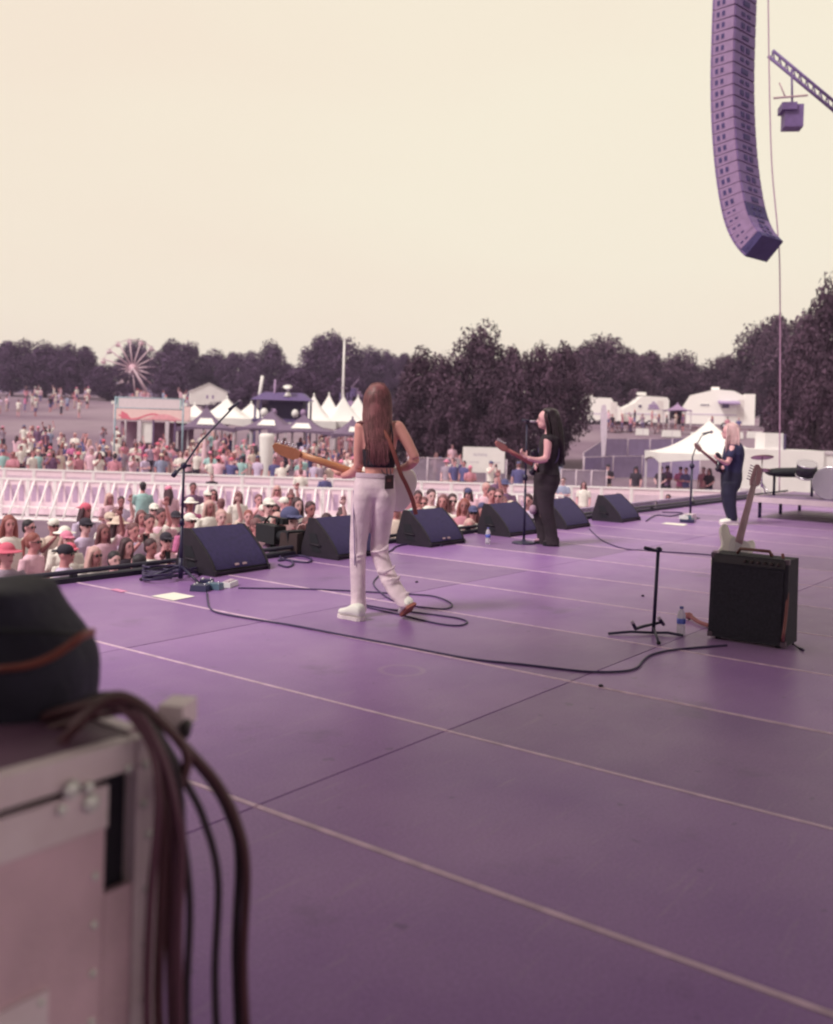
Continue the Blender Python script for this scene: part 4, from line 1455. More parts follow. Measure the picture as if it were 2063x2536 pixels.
# hair
HAIR1 = M('brown_hair', (124, 74, 78), rough=0.45, var=0.3, scale=14, isl=0.5)
q = MB()
q.loft([R1(927, 947, 949, .02, 1.0, 22, 2), R1(913, 959, 957, .02, 1.05, 22, 2), R1(905, 965, 975, .015, 1.1, 22, 2), R1(902, 968, 1000, .01, 1.08, 22, 2), R1(899, 968, 1028, -.02, .85, 22, 2),
        R1(900, 967, 1050, -.06, .55, 22, 2), R1(908, 965, 1080, -.095, .32, 22, 2), R1(915, 962, 1105, -.11, .25, 22, 2), R1(922, 956, 1128, -.115, .2, 22, 2)])
hm = remesh(q, .010, 3, g1.location)
q = MB()
def gen(u, rs):
    s = rs.uniform(-1, 1)
    c = math.sqrt(max(0, 1 - s * s))
    end = rs.uniform(1092, 1156)
    dx = rs.uniform(-6, 6)
    pts = [P1(936 + s * 15, 948 + 3 * s * s, .0), P1(935 + s * 31, 972 + 3 * abs(s), .01 - .085 * c), P1(934.5 + s * 35, 1010, -.0 - .093 * c), P1(934 + s * 35.5, 1045, -.045 - .065 * c),
           P1(935 + s * 30 + dx * .5, 1085, -.10 - .03 * c), P1(937 + s * 26 + dx, (1085 + end) / 2, -.115 - .02 * c), P1(938 + s * 23 + dx * 1.8, end, -.118)]
    if s < -.55 and rs.random() < .6:
        pts[4:] = [P1(890 + rs.uniform(-4, 6), 1046, -.03), P1(886 + rs.uniform(-3, 8), 1062 + rs.uniform(0, 30), .02)]
    return pts
strands(q, gen, 420, .0036)
hm2 = merged(hm, q, g1.location)
link('hair', hm2, HAIR1, g1)
# transmitter pack on the waistband
tp_ = P1(964, 1194, -.125)
th = thing('transmitter_pack', 'small black wireless transmitter clipped to the guitarist\'s pale waistband', 'transmitter', (tp_.x, tp_.y, tp_.z - .05))
rz3 = Matrix((R0 * .99 + Vector((0, 0, .12)), AW, Vector((0, 0, 1)))).transposed()
q = MB()
q.box(tp_, (.066, .028, .098), rz3, 0, .94)
q.build('case', M('pack_black', (52, 34, 38), rough=0.4), th)
q = MB()
q.box(tp_ - AW * .016 + Vector((0, 0, .012)), (.03, .004, .022), rz3)
q.build('screen', M('pack_screen', (96, 60, 62), rough=0.2), th)
q = MB()
for dx in (-.015, .012):
    q.tube([tp_ + R0 * dx + Vector((0, 0, .045)), tp_ + R0 * (dx - .008) + Vector((0, 0, .10))], .0035, 6)
q.build('antenna', STAND, th)
q = MB()
q.tube(catmull([tp_ + Vector((0, 0, .05)), P1(950, 1172, -.13), P1(945, 1163, -.125)], 5), .003, 6)
q.build('lead', STAND, th)
# her guitar, face turned away
head_tip = P1(674, 1105, .06)
axd = (P1(674, 1105, .06) - P1(995, 1212, .17)).normalized()
go1 = head_tip - axd * .86 * 1.06
make_guitar('cream electric guitar with maple neck held by the walking guitarist, headstock pointing left', go1, axd,
            AW + Vector((0, 0, .25)) - R0 * .1, CREAM, GUARD_W, WOOD, 1.06, fixed=(foot1.x, foot1.y, foot1.z))
STRAP = M('strap_leather', (150, 84, 74), rough=0.6, var=0.15)
q = MB()
q.tube(catmull([P1(1030, 1274, .10), P1(1022, 1240, .06), P1(1006, 1200, -.02), P1(992, 1172, -.07), P1(975, 1120, -.125), P1(955, 1075, -.125), P1(925, 1046, -.07), P1(905, 1042, .02), P1(900, 1070, .13), P1(908, 1130, .19)], 6), .016, 6, flat=.18, side=R0)
tag(q.build('guitar_strap', STRAP), 'brown leather guitar strap across the walking guitarist\'s back', 'strap')

# ---------------- singer in black, in profile
D2 = 12.2
def P2(px, py, da=0.0):
    return at(px, py, D2 + da)
def R2(pl, pr, py, da=0.0, k=1.0, n=18, e=2.2):
    return R1(pl, pr, py, da, k, n, e, P2, D2)
foot2 = gp(1362, 1354)
g2 = thing('person', 'dark-haired singer in black top and jeans playing guitar at the round-base stand', 'person', foot2)
fd2 = -R0 + AW * .15
hc2 = P2(1352, 1039, 0)
q = MB()
q.loft([R2(1331, 1382, 1190, 0, 1.35), R2(1334, 1379, 1160, 0, 1.3), R2(1337, 1380, 1130, 0, 1.4), R2(1338, 1384, 1100, 0, 1.55), R2(1343, 1384, 1084, 0, 1.55), R2(1349, 1379, 1074, 0, 1.1), R2(1350, 1372, 1066, 0, .95), R2(1349, 1370, 1050, 0, .95)])
head_shape(q, hc2, fd2, s=1.02, ears=False)
for da in (-.17, .17):
    q.ell(P2(1358, 1087, da), (.05, .05, .05))
q.tube(catmull([P2(1357, 1088, -.18), P2(1356, 1112, -.2), P2(1353, 1136, -.2)], 4), [.05, .052, .050, .048, .046, .045, .043, .041, .039], 12)
q.tube(catmull([P2(1353, 1136, -.2), P2(1332, 1140, -.26), P2(1307, 1135, -.32)], 4), [.041, .043, .042, .040, .038, .035, .032, .029, .027], 12)
hand(q, P2(1306, 1135, -.32), P2(1294, 1124, -.33) - P2(1306, 1135, -.32), -AW * .5 + Vector((0, 0, 1)) - R0 * .5, 1.05, 1.1, -1)
q.tube(catmull([P2(1357, 1088, .18), P2(1352, 1112, .23), P2(1343, 1135, .2)], 4), [.05, .05, .048, .046, .044, .042, .04, .039, .037], 12)
q.tube(catmull([P2(1343, 1135, .2), P2(1333, 1146, .1), P2(1328, 1152, .0)], 4), [.038, .04, .039, .037, .034, .031, .029, .027, .026], 12)
hand(q, P2(1328, 1152, .0), -AW - R0 * .3 + Vector((0, 0, -.2)), R0, 1.0, .7)
q.tube([P2(1354, 1200, -.09), P2(1352, 1270, -.09), P2(1364, 1338, -.09)], [.085, .06, .043], 12)
q.tube([P2(1350, 1200, .09), P2(1338, 1272, .1), P2(1346, 1338, .1)], [.085, .06, .043], 12)
me = remesh(q, .0105, 4, g2.location)
fb = MB()
face_bits(fb, hc2, fd2, s=1.02)
link('body', merged(me, fb, g2.location), [SKIN_L, EYE_D, LIP], g2)
BLK = M('black_cotton', (44, 33, 42), rough=0.85, var=0.2, scale=12, bump=0.4, bscale=40)
q = MB()
q.loft([R2(1330, 1388, 1178, 0, 1.35), R2(1332, 1384, 1160, 0, 1.32), R2(1334, 1383, 1130, 0, 1.45), R2(1335, 1387, 1100, 0, 1.6), R2(1340, 1387, 1084, 0, 1.62), R2(1345, 1382, 1075, 0, 1.2)])
for da in (-.17, .17):
    q.ell(P2(1360, 1088, da), (.068, .068, .062))
me = remesh(q, .012, 3, g2.location)
link('sleeveless_top', me, BLK, g2)
JN = M('dark_jeans', (52, 38, 48), rough=0.85, var=0.3, scale=8, bump=0.4, bscale=25)
q = MB()
q.loft([R2(1323, 1387, 1170, 0, 1.15), R2(1321, 1388, 1190, 0, 1.15), R2(1321, 1380, 1212, 0, 1.2), R2(1326, 1370, 1232, 0, 1.1)])
q.loft([R2(1328, 1378, 1205, -.09, .8), R2(1330, 1372, 1240, -.09, .85), R2(1335, 1372, 1270, -.09, .9), R2(1345, 1378, 1300, -.09, .95), R2(1350, 1382, 1330, -.09, 1.0), R2(1349, 1385, 1350, -.09, 1.05)])
q.loft([R2(1321, 1368, 1205, .09, .8), R2(1320, 1358, 1240, .1, .85), R2(1318, 1352, 1270, .12, .9), R2(1326, 1358, 1300, .12, .95), R2(1330, 1362, 1330, .11, 1.0), R2(1329, 1364, 1350, .11, 1.0)])
me = remesh(q, .013, 3, g2.location)
jn = link('jeans', me, JN, g2)
q = MB()
q.ell(P2(1320, 1262, .05), (.05, .05, .06))
q.build('ripped_knee', M('faded_denim', (176, 138, 160), rough=0.9, var=.2), jn)
for (h_, t_, da) in (((1384, 1353), (1345, 1356), -.09), ((1362, 1351), (1324, 1353), .1)):
    q = MB()
    hh = P2(h_[0], h_[1], da)
    tt = P2(t_[0], t_[1], da)
    hh.z = tt.z = .03
    shoe(q, hh, tt, (0, 0, 1), .046, .085)
    s_ = q.build('shoe', M('pink_canvas', (176, 128, 150), rough=0.7) if da > 0 else BLK, g2)
    q = MB()
    sole(q, hh - Vector((0, 0, .028)), tt - Vector((0, 0, .028)), (0, 0, 1), .05, .03)
    q.build('sole', DARK, s_)
HAIR2 = M('black_hair', (46, 32, 40), rough=0.4, var=0.25, scale=14, isl=0.3)
q = MB()
q.loft([R2(1350, 1372, 1011, 0, 1.0, 20, 2), R2(1343, 1382, 1016, 0, 1.05, 20, 2), R2(1350, 1387, 1030, 0, 1.2, 20, 2), R2(1358, 1392, 1050, .0, 1.4, 20, 2), R2(1359, 1396, 1075, 0, 1.5, 20, 2), R2(1362, 1399, 1105, 0, 1.3, 20, 2), R2(1368, 1397, 1130, 0, 1.0, 20, 2), R2(1374, 1394, 1148, 0, .8, 20, 2)])
hm = remesh(q, .014, 3, g2.location)
q = MB()
def gen2(u, rs):
    s = rs.uniform(-1, 1)
    c = math.sqrt(max(0, 1 - s * s))
    e = rs.uniform(1120, 1158)
    f_ = rs.uniform(-.6, 1)
    if rs.random() < .25:
        f_, e = -.95, rs.uniform(1085, 1110)
    return [P2(1360 + 5 * f_, 1010, .03 * s), P2(1366 + 18 * f_, 1028, .095 * s), P2(1372 + 19 * f_, 1055, .13 * s), P2(1376 + 20 * f_, 1090, .14 * s), P2(1380 + 17 * f_ + rs.uniform(-3, 3), (1090 + e) / 2, .12 * s), P2(1383 + 13 * f_ + rs.uniform(-4, 4), e, .09 * s)]
strands(q, gen2, 240, .0055)
link('hair', merged(hm, q, g2.location), HAIR2, g2)
ho = P2(1334, 1155, .06)
ht = P2(1229, 1096, -.45)
ax2 = (ht - ho).normalized()
size2 = 1.0
DKG = M('dark_guitar', (54, 46, 62), rough=0.3)
make_guitar('dark electric guitar with reddish neck played by the dark-haired singer', ht - ax2 * .86 * 1.02, ax2, -R0 + Vector((0, 0, .2)), DKG, M('black_guard', (34, 30, 40), rough=0.3),
            M('rosy_neck', (178, 104, 104), rough=0.4, var=.12), 1.02, fixed=(foot2.x, foot2.y, 0))
q = MB()
q.tube(catmull([P2(1336, 1128, .12), P2(1340, 1100, .1), P2(1352, 1078, .06), P2(1366, 1074, -.02), P2(1380, 1090, -.1), P2(1384, 1125, -.12), P2(1372, 1150, -.14), P2(1346, 1160, -.12)], 5), .022, 6, flat=.16, side=R0)
tag(q.build('guitar_strap', M('purple_strap', (104, 82, 130), rough=0.7)), 'purple-grey guitar strap on the dark-haired singer\'s shoulder', 'strap')

# ---------------- fair-haired guitarist at the right
D3 = 15.75
def P3(px, py, da=0.0):
    return at(px, py, D3 + da)
def R3(pl, pr, py, da=0.0, k=1.0, n=18, e=2.2):
    return R1(pl, pr, py, da, k, n, e, P3, D3)
foot3 = gp(1808, 1300)
g3 = thing('person', 'fair-haired guitarist in dark navy clothes and white shoes at the far right microphone', 'person', foot3)
fd3 = -R0 + AW * .5
hc3 = P3(1805, 1070, 0)
q = MB()
q.loft([R3(1793, 1833, 1190, 0, 1.25), R3(1796, 1834, 1165, 0, 1.2), R3(1798, 1836, 1135, 0, 1.3), R3(1799, 1836, 1112, 0, 1.45), R3(1802, 1834, 1100, 0, 1.4), R3(1804, 1824, 1090, 0, .95), R3(1803, 1820, 1076, 0, .9)])
head_shape(q, hc3, fd3, s=1.03, ears=False)
for da in (-.15, .15):
    q.ell(P3(1815, 1106, da), (.055, .055, .05))
q.tube(catmull([P3(1814, 1106, -.17), P3(1810, 1126, -.21), P3(1803, 1146, -.2)], 4), [.05] * 4 + [.046] * 3 + [.042, .04], 12)
q.tube(catmull([P3(1803, 1146, -.2), P3(1795, 1146, -.28), P3(1784, 1140, -.34)], 4), [.041, .042, .041, .039, .037, .034, .031, .029, .027], 12)
hand(q, P3(1784, 1140, -.34), -R0 - AW * .3 + Vector((0, 0, .4)), -AW * .3 + Vector((0, 0, 1)) , 1.05, 1.1, -1)
q.tube(catmull([P3(1813, 1106, .17), P3(1808, 1128, .24), P3(1798, 1146, .18)], 4), [.05] * 4 + [.046] * 3 + [.042, .04], 12)
q.tube(catmull([P3(1798, 1146, .18), P3(1792, 1154, .08), P3(1788, 1158, .0)], 4), [.04, .04, .039, .037, .035, .032, .03, .028, .026], 12)
hand(q, P3(1788, 1158, .0), -AW - R0 * .3, R0, 1.0, .7)
q.tube([P3(1811, 1195, -.09), P3(1808, 1240, -.09), P3(1816, 1288, -.09)], [.085, .062, .045], 12)
q.tube([P3(1808, 1195, .09), P3(1804, 1240, .1), P3(1812, 1286, .1)], [.085, .062, .045], 12)
me = remesh(q, .012, 4, g3.location)
fb = MB()
face_bits(fb, hc3, fd3, s=1.03)
link('body', merged(me, fb, g3.location), [SKIN_L, EYE_D, LIP], g3)
NAVY = M('navy_cotton', (46, 42, 76), rough=0.85, var=0.2, scale=10, bump=0.4, bscale=30)
q = MB()
q.loft([R3(1790, 1840, 1142, 0, 1.25), R3(1792, 1842, 1125, 0, 1.4), R3(1796, 1840, 1108, 0, 1.5), R3(1801, 1834, 1097, 0, 1.3), R3(1805, 1826, 1092, 0, 1.0)])
q.loft([R3(1788, 1836, 1178, 0, 1.2), R3(1789, 1837, 1160, 0, 1.2), R3(1790, 1840, 1140, 0, 1.25)])
for s in (-1, 1):
    q.tube([P3(1816, 1103, .14 * s), P3(1811, 1124, .2 * s), P3(1807, 1134, .215 * s)], [.062, .064, .062], 12)
me = remesh(q, .015, 3, g3.location)
link('t_shirt', me, NAVY, g3)
BLT = M('black_trousers', (40, 36, 58), rough=0.85, var=0.2, scale=8, bump=0.3, bscale=25)
q = MB()
q.loft([R3(1787, 1837, 1165, 0, 1.15), R3(1786, 1837, 1185, 0, 1.15), R3(1786, 1832, 1205, 0, 1.2), R3(1789, 1824, 1218, 0, 1.1)])
q.loft([R3(1790, 1832, 1195, -.09, .8), R3(1788, 1824, 1222, -.09, .9), R3(1793, 1823, 1252, -.09, .95), R3(1804, 1827, 1290, -.09, 1.0)])
q.loft([R3(1787, 1828, 1195, .09, .8), R3(1785, 1820, 1222, .1, .9), R3(1790, 1818, 1252, .1, .95), R3(1801, 1823, 1288, .1, 1.0)])
me = remesh(q, .016, 3, g3.location)
link('trousers', me, BLT, g3)
for da, dx in ((-.09, 0), (.1, -2)):
    hh, tt = P3(1827 + dx, 1302, da), P3(1784 + dx, 1302, da - .02)
    hh.z = tt.z = .03
    q = MB()
    shoe(q, hh, tt, (0, 0, 1), .052, .10)
    s_ = q.build('shoe', WHT, g3)
    q = MB()
    sole(q, hh - Vector((0, 0, .028)), tt - Vector((0, 0, .028)), (0, 0, 1), .056, .03)
    q.build('sole', MATS['white_sole'], s_)
HAIR3 = M('fair_hair', (222, 176, 178), rough=0.45, var=0.15, scale=14, isl=0.2)
q = MB()
q.loft([R3(1803, 1824, 1048, 0, 1.0, 18, 2), R3(1797, 1829, 1053, 0, 1.05, 18, 2), R3(1799, 1832, 1065, 0, 1.2, 18, 2), R3(1801, 1832, 1080, 0, 1.5, 18, 2), R3(1796, 1831, 1098, 0, 1.6, 18, 2), R3(1799, 1828, 1112, 0, 1.4, 18, 2)])
hm = remesh(q, .018, 3, g3.location)
q = MB()
def gen3(u, rs):
    s = rs.uniform(-1, 1)
    f_ = rs.uniform(-.8, 1)
    e = rs.uniform(1100, 1124)
    return [P3(1812 + 4 * f_, 1047, .03 * s), P3(1813 + 15 * f_, 1060, .1 * s), P3(1814 + 17 * f_, 1078, .15 * s), P3(1813 + 18 * f_, 1096, .17 * s), P3(1812 + 17 * f_ + rs.uniform(-3, 3), e, .15 * s)]
strands(q, gen3, 200, .007)
link('hair', merged(hm, q, g3.location), HAIR3, g3)
ht = P3(1722, 1100, -.5)
ho = P3(1794, 1160, .05)
ax3 = (ht - ho).normalized()
make_guitar('dark electric guitar with brown neck played by the fair-haired guitarist at right', ht - ax3 * .86, ax3, -R0 + Vector((0, 0, .2)), DKG, MATS['black_guard'],
            M('brown_neck', (140, 88, 96), rough=0.4, var=.12), 1.0, fixed=(foot3.x, foot3.y, 0))

# ------------------------------------------------------------------ trees
LEAF = [M('leaves_near', (80, 56, 72), rough=0.8, var=0.45, scale=5.0, spec=0.15, isl=0.45),
        M('leaves_far', (82, 58, 84), rough=0.8, var=0.4, scale=5.0, spec=0.15, isl=0.4)]  # purple of distance haze mixed into the far leaf colour
BARK = M('bark', (78, 56, 66), rough=0.95, var=0.3, scale=3, bump=0.6, bscale=8)
def crown_proto(seed, leaves, lsize, lowz=0.16, rx=0.36, clumps=34):
    rs = random.Random(seed)
    q = MB()
    vs, fs = [], []
    cl_ = []
    for i in range(clumps):
        for _ in range(40):
            p = Vector((rs.uniform(-1, 1), rs.uniform(-1, 1), rs.uniform(-1, 1)))
            if 0.25 < p.length < 1.0:
                break
        zc_ = lowz + (0.97 - lowz) * 0.5
        hz = (0.97 - lowz) * 0.5
        rr = 1.0 - 0.28 * max(0, p.z)
        cl_.append((Vector((p.x * rx * rr * .84, p.y * rx * rr * .84, zc_ + p.z * hz * .86)), rs.uniform(0.075, 0.14)))
    for i in range(leaves):
        c, r = cl_[rs.randrange(clumps)]
        d = Vector((rs.gauss(0, 1), rs.gauss(0, 1), rs.gauss(0, 1))).normalized()
        p = c + d * r * rs.uniform(0.45, 1.12) ** 0.7
        p.z -= 0.02 * rs.random()
        nrm = (d + Vector((rs.gauss(0, .6), rs.gauss(0, .6), rs.gauss(0, .6) + .3))).normalized()
        a = nrm.orthogonal().normalized()
        an = rs.uniform(0, 6.28)
        b = nrm.cross(a)
        a, b = a * math.cos(an) + b * math.sin(an), b * math.cos(an) - a * math.sin(an)
        s = lsize * rs.uniform(0.6, 1.4)
        k = len(vs)
        vs += [p - a * s, p + b * s * .55 + nrm * s * .15, p + a * s, p - b * s * .55]
        fs.append((k, k + 1, k + 2, k + 3))
    q.add(vs, fs, False)
    t = MB()
    t.tube(catmull([(0, 0, -.03), (.008, .004, .15), (-.006, .01, .35), (.004, 0, .62), (0, 0, .85)], 4), [.030, .028, .027, .026, .025, .024, .023, .022, .021, .02, .018, .016, .014, .012, .009, .006, .003], 8)
    for c, r in cl_[:16]:
        z0 = rs.uniform(.16, .5)
        t.tube(catmull([(0, 0, z0), Vector((c.x * .45, c.y * .45, (z0 + c.z) / 2 + .02)), c], 3), [.013, .011, .010, .008, .007, .005, .003], 5)
    return q.mesh('crown'), t.mesh('trunk')
PROT = [crown_proto(1, 17000, .016, .06, .40, 70), crown_proto(2, 18000, .016, .05, .44, 80), crown_proto(3, 13000, .016, .12, .34, 50), crown_proto(4, 14000, .019, .0, .47, 60), crown_proto(5, 20000, .016, .03, .5, 90)]
for c_, t_ in PROT:
    t_.materials.append(BARK)
ti = [0]
def tree(px_, v, top_py, wpx_, lab, kind=0, pr=None, group=None, sink=0.0):
    w = wpx(px_, v)
    base = gvw(v, w, -0.1 - sink)
    hor = 1055 + 0.0305 * (px_ - 1050)
    topz = H + (hor - top_py + (27 if kind == 1 and v > 135 else 9)) * v / F_PX
    h = topz - base.z
    i = ti[0] % len(PROT) if pr is None else pr
    ti[0] += 1
    th = thing('tree', lab, 'tree', base, group, rz=(ti[0] * 2.4) % 6.28)
    rx = [0.40, .44, .34, .47, .5][i]
    wd = wpx_ * 1.22 * v / F_PX
    sx = wd / (2 * rx * 1.06)
    th.scale = (sx, sx, h)
    c_, t_ = PROT[i]
    o = bpy.data.objects.new('crown', c_)
    COL.objects.link(o)
    o.parent = th
    if not len(c_.materials):
        c_.materials.append(LEAF[0])
    o.material_slots[0].link = 'OBJECT'
    o.material_slots[0].material = LEAF[kind]
    o = bpy.data.objects.new('trunk', t_)
    COL.objects.link(o)
    o.parent = th
GN = 'trees behind the festival field'
T_LIST = [  # px, distance, top, width, label, kind, proto
    (1055, 62, 850, 170, 'dark tree with pointed top left in the big central clump', 0, 0),
    (1185, 66, 806, 190, 'tallest dark tree in the middle of the central clump', 0, 1),
    (1300, 64, 820, 190, 'broad dark tree at the right side of the central clump', 0, 4),
    (1380, 68, 838, 150, 'dark tree at the right end of the central clump, above the first trailer', 0, 0),
    (1245, 56, 982, 118, 'small bushy tree standing in front of the central clump, left of the singer', 0, 3),
    (1120, 58, 930, 130, 'low rounded tree in front of the central clump, above the white sign', 0, 3),
    (1010, 60, 960, 100, 'low shrub-like tree at the left foot of the central clump', 0, 3),
    (1490, 122, 836, 200, 'tree with rounded top behind the first white trailer', 0, 1),
    (1590, 126, 855, 200, 'wide tree behind the second white trailer', 0, 4),
    (1680, 128, 878, 170, 'tree between the second and third trailers', 0, 1),
    (1745, 130, 900, 130, 'lowest tree of the row, in the notch before the big right tree', 0, 4),
    (1430, 114, 842, 150, 'tree joining the central clump and the trailer trees', 0, 0),
    (1545, 114, 880, 140, 'shorter tree just behind the gap between the first two trailers', 0, 3),
    (1800, 126, 866, 150, 'left shoulder of the huge dark trees, above the largest trailer', 0, 4),
    (1885, 124, 800, 190, 'tall dark tree behind the right end of the largest trailer', 0, 1),
    (1960, 118, 745, 200, 'huge dark tree at the right edge behind the hanging cable', 0, 4),
    (2045, 62, 690, 190, 'tallest dark tree at the far right beyond the hanging cable', 0, 1),
    (1965, 60, 880, 130, 'dark tree standing right of the largest trailer, behind the cable', 0, 3),
    (1930, 52, 1010, 70, 'low dark bush above the white truck at right', 0, 3),
    (2025, 50, 930, 120, 'low dark tree at the far right edge', 0, 3),
    (25, 150, 850, 150, 'tree at the far left edge of the field', 1, 4),
    (110, 148, 872, 140, 'second tree from the left edge behind the field', 1, 1),
    (180, 146, 862, 130, 'purple-grey tree left of the ferris wheel', 1, 4),
    (265, 140, 925, 110, 'low round tree in front of the left side of the ferris wheel', 1, 3),
    (415, 142, 930, 90, 'low round tree in front of the right side of the ferris wheel', 1, 3),
    (330, 170, 868, 120, 'tree directly behind the ferris wheel', 1, 1),
    (440, 160, 858, 130, 'tree with ragged top right of the ferris wheel', 1, 0),
    (515, 165, 885, 120, 'tree behind the white gable tent', 1, 2),
    (590, 160, 880, 120, 'thin-topped tree right of the white gable tent', 1, 4),
    (668, 150, 870, 120, 'tree left of the tall round tree by the flagpole', 1, 1),
    (810, 140, 828, 170, 'tall round purple tree behind the white flagpole', 1, 4),
    (915, 150, 884, 140, 'tree above the walking guitarist\'s head', 1, 1),
    (975, 150, 880, 110, 'hazy tree between the guitarist and the central clump', 1, 4),
    (735, 100, 912, 150, 'mid-distance tree behind the dark mixing tents', 1, 1),
    (620, 105, 945, 120, 'mid-distance tree left of the dark mixing tents', 1, 3),
    (560, 100, 1000, 130, 'dark bush below the white gable tent', 1, 3),
    (860, 105, 930, 120, 'mid-distance tree behind the lighting tower', 1, 0),
]
for t in T_LIST:
    tree(t[0], t[1], t[2], t[3], t[4], t[5], t[6], GN)

# ------------------------------------------------------------------ crowd people
def arm_pts(pose, s):
    sh = Vector((.185 * s, 0, 1.40))
    if pose == 'down':
        return [sh, (.235 * s, .01, 1.13), (.225 * s, -.06, .90)], (0, -.2, -1)
    if pose == 'fold':
        return [sh, (.25 * s, -.04, 1.14), (.08 * s, -.22, 1.16)], (-s, -.3, 0.2)
    if pose == 'phone':
        return [sh, (.23 * s, -.16, 1.24), (.06 * s, -.32, 1.50)], (-.2 * s, -.1, 1)
    if pose == 'up':
        return ([sh, (.30 * s, -.05, 1.62), (.22 * s, -.1, 1.88)] if s > 0 else [sh, (.235 * s, .01, 1.13), (.2 * s, -.1, .93)]), ((0, 0, 1) if s > 0 else (0, -.2, -1))
    return [sh, (.27 * s, -.06, 1.15), (.13 * s, -.22, 1.02)], (-.4 * s, -.6, -.2)   # 'hip'
POSES = ['down', 'fold', 'phone', 'up', 'hip']
BODY, SHIRT = {}, {}
fwdp = Vector((0, -1, 0))
for ps_ in POSES:
    q = MB()
    q.loft([ring((0, 0, .86), (.15, 0, 0), (0, .10, 0)), ring((0, 0, 1.02), (.135, 0, 0), (0, .092, 0)), ring((0, 0, 1.2), (.155, 0, 0), (0, .1, 0)), ring((0, 0, 1.34), (.175, 0, 0), (0, .098, 0)),
            ring((0, 0, 1.42), (.15, 0, 0), (0, .085, 0)), ring((0, -.005, 1.47), (.06, 0, 0), (0, .06, 0)), ring((0, -.01, 1.56), (.05, 0, 0), (0, .055, 0))])
    head_shape(q, (0, -.02, 1.63), fwdp, s=1.0)
    h2 = MB()
    for s in (-1, 1):
        q.tube([(.09 * s, 0, .9), (.1 * s, -.01, .5), (.1 * s, .03, .08)], [.085, .058, .042], 10)
        q.tube([(.1 * s, .05, .045), (.105 * s, -.06, .045), (.11 * s, -.15, .035)], [.045, .042, .03], 8)
        P_, hd_ = arm_pts(ps_, s)
        q.tube([P_[0], (Vector(P_[0]) + Vector(P_[1])) / 2, P_[1], (Vector(P_[1]) + Vector(P_[2])) / 2, P_[2]], [.052, .046, .04, .037, .026], 10)
        hand(h2, P_[2], hd_, (0, -.3, .2) if ps_ != 'down' else (-s, 0, 0), 1.0, .7)
    me = remesh(q, .0185, 3)
    face_bits(h2, (0, -.02, 1.63), fwdp)
    b = merged(me, h2)
    BODY[ps_] = b
    q = MB()
    q.loft([ring((0, 0, .84), (.178, 0, 0), (0, .125, 0)), ring((0, 0, 1.0), (.165, 0, 0), (0, .118, 0)), ring((0, 0, 1.2), (.178, 0, 0), (0, .122, 0)), ring((0, 0, 1.34), (.193, 0, 0), (0, .114, 0)),
            ring((0, 0, 1.43), (.155, 0, 0), (0, .095, 0)), ring((0, 0, 1.475), (.075, 0, 0), (0, .074, 0))])
    for s in (-1, 1):
        P_, hd_ = arm_pts(ps_, s)
        a_, b_2 = Vector(P_[0]), Vector(P_[1])
        q.tube([a_ - (b_2 - a_) * .1, a_ + (b_2 - a_) * .4, a_ + (b_2 - a_) * .78], [.062, .064, .06], 10)
    SHIRT[ps_] = remesh(q, .02, 2)
q = MB()
q.loft([ring((0, 0, .98), (.16, 0, 0), (0, .115, 0)), ring((0, 0, .84), (.178, 0, 0), (0, .125, 0)), ring((0, 0, .76), (.172, 0, 0), (0, .115, 0))])
q2 = MB()
q2.v, q2.f, q2.s, q2.mi = list(q.v), list(q.f), list(q.s), list(q.mi)
for s in (-1, 1):
    q.tube([(.09 * s, 0, .86), (.1 * s, 0, .66), (.105 * s, 0, .5)], [.1, .092, .09], 10)
    q2.tube([(.09 * s, 0, .86), (.1 * s, 0, .5), (.1 * s, .02, .09)], [.1, .075, .065], 10)
PANTS = [remesh(q, .022, 2), remesh(q2, .022, 2)]
HC = Vector((0, -.02, 1.63))
def hair_mesh(kind):
    q = MB()
    if kind in ('short', 'long', 'bun', 'pony'):
        q.ell(HC + Vector((0, .018, .045)), (.083, .098, .088), nu=16, nv=10)
        q.ell(HC + Vector((0, .05, -.01)), (.078, .06, .085), nu=14, nv=8)
    if kind == 'long':
        for s in (-1, 1):
            q.tube([HC + Vector((.06 * s, -.02, .07)), HC + Vector((.083 * s, 0, -.04)), HC + Vector((.09 * s, .02, -.16)), HC + Vector((.08 * s, .02, -.3))], [.03, .035, .04, .02], 8)
        q.tube([HC + Vector((0, .06, .02)), HC + Vector((0, .085, -.15)), HC + Vector((0, .10, -.34))], [.07, .085, .05], 10)
    if kind == 'bun':
        q.ell(HC + Vector((0, .06, .14)), (.045, .045, .04))
    if kind == 'pony':
        q.tube([HC + Vector((0, .1, .06)), HC + Vector((0, .15, 0)), HC + Vector((0, .14, -.2))], [.03, .035, .012], 8)
    if kind in ('cap', 'cap_back'):
        f = -1 if kind == 'cap' else 1
        q.ell(HC + Vector((0, .005, .05)), (.086, .104, .082), nu=16, nv=10)
        q.tube([HC + Vector((-.07, f * .085, .048)), HC + Vector((0, f * .165, .038)), HC + Vector((.07, f * .085, .048))], .014, 8)
        q.box(HC + Vector((0, f * .115, .046)), (.13, .09, .012))
    if kind == 'sunhat':
        q.ell(HC + Vector((0, .0, .06)), (.088, .1, .085), nu=16, nv=10)
        q.lathe([(.08, .0), (.17, -.012), (.175, -.004), (.08, .018)], HC + Vector((0, 0, .045)), None, 20)
    return remesh(q, .012 if kind not in ('cap', 'cap_back', 'sunhat') else .0085, 2)
HKIND = ['short', 'long', 'bun', 'pony', 'cap', 'cap_back', 'sunhat']
HAIRM = {k: hair_mesh(k) for k in HKIND}
q = MB()
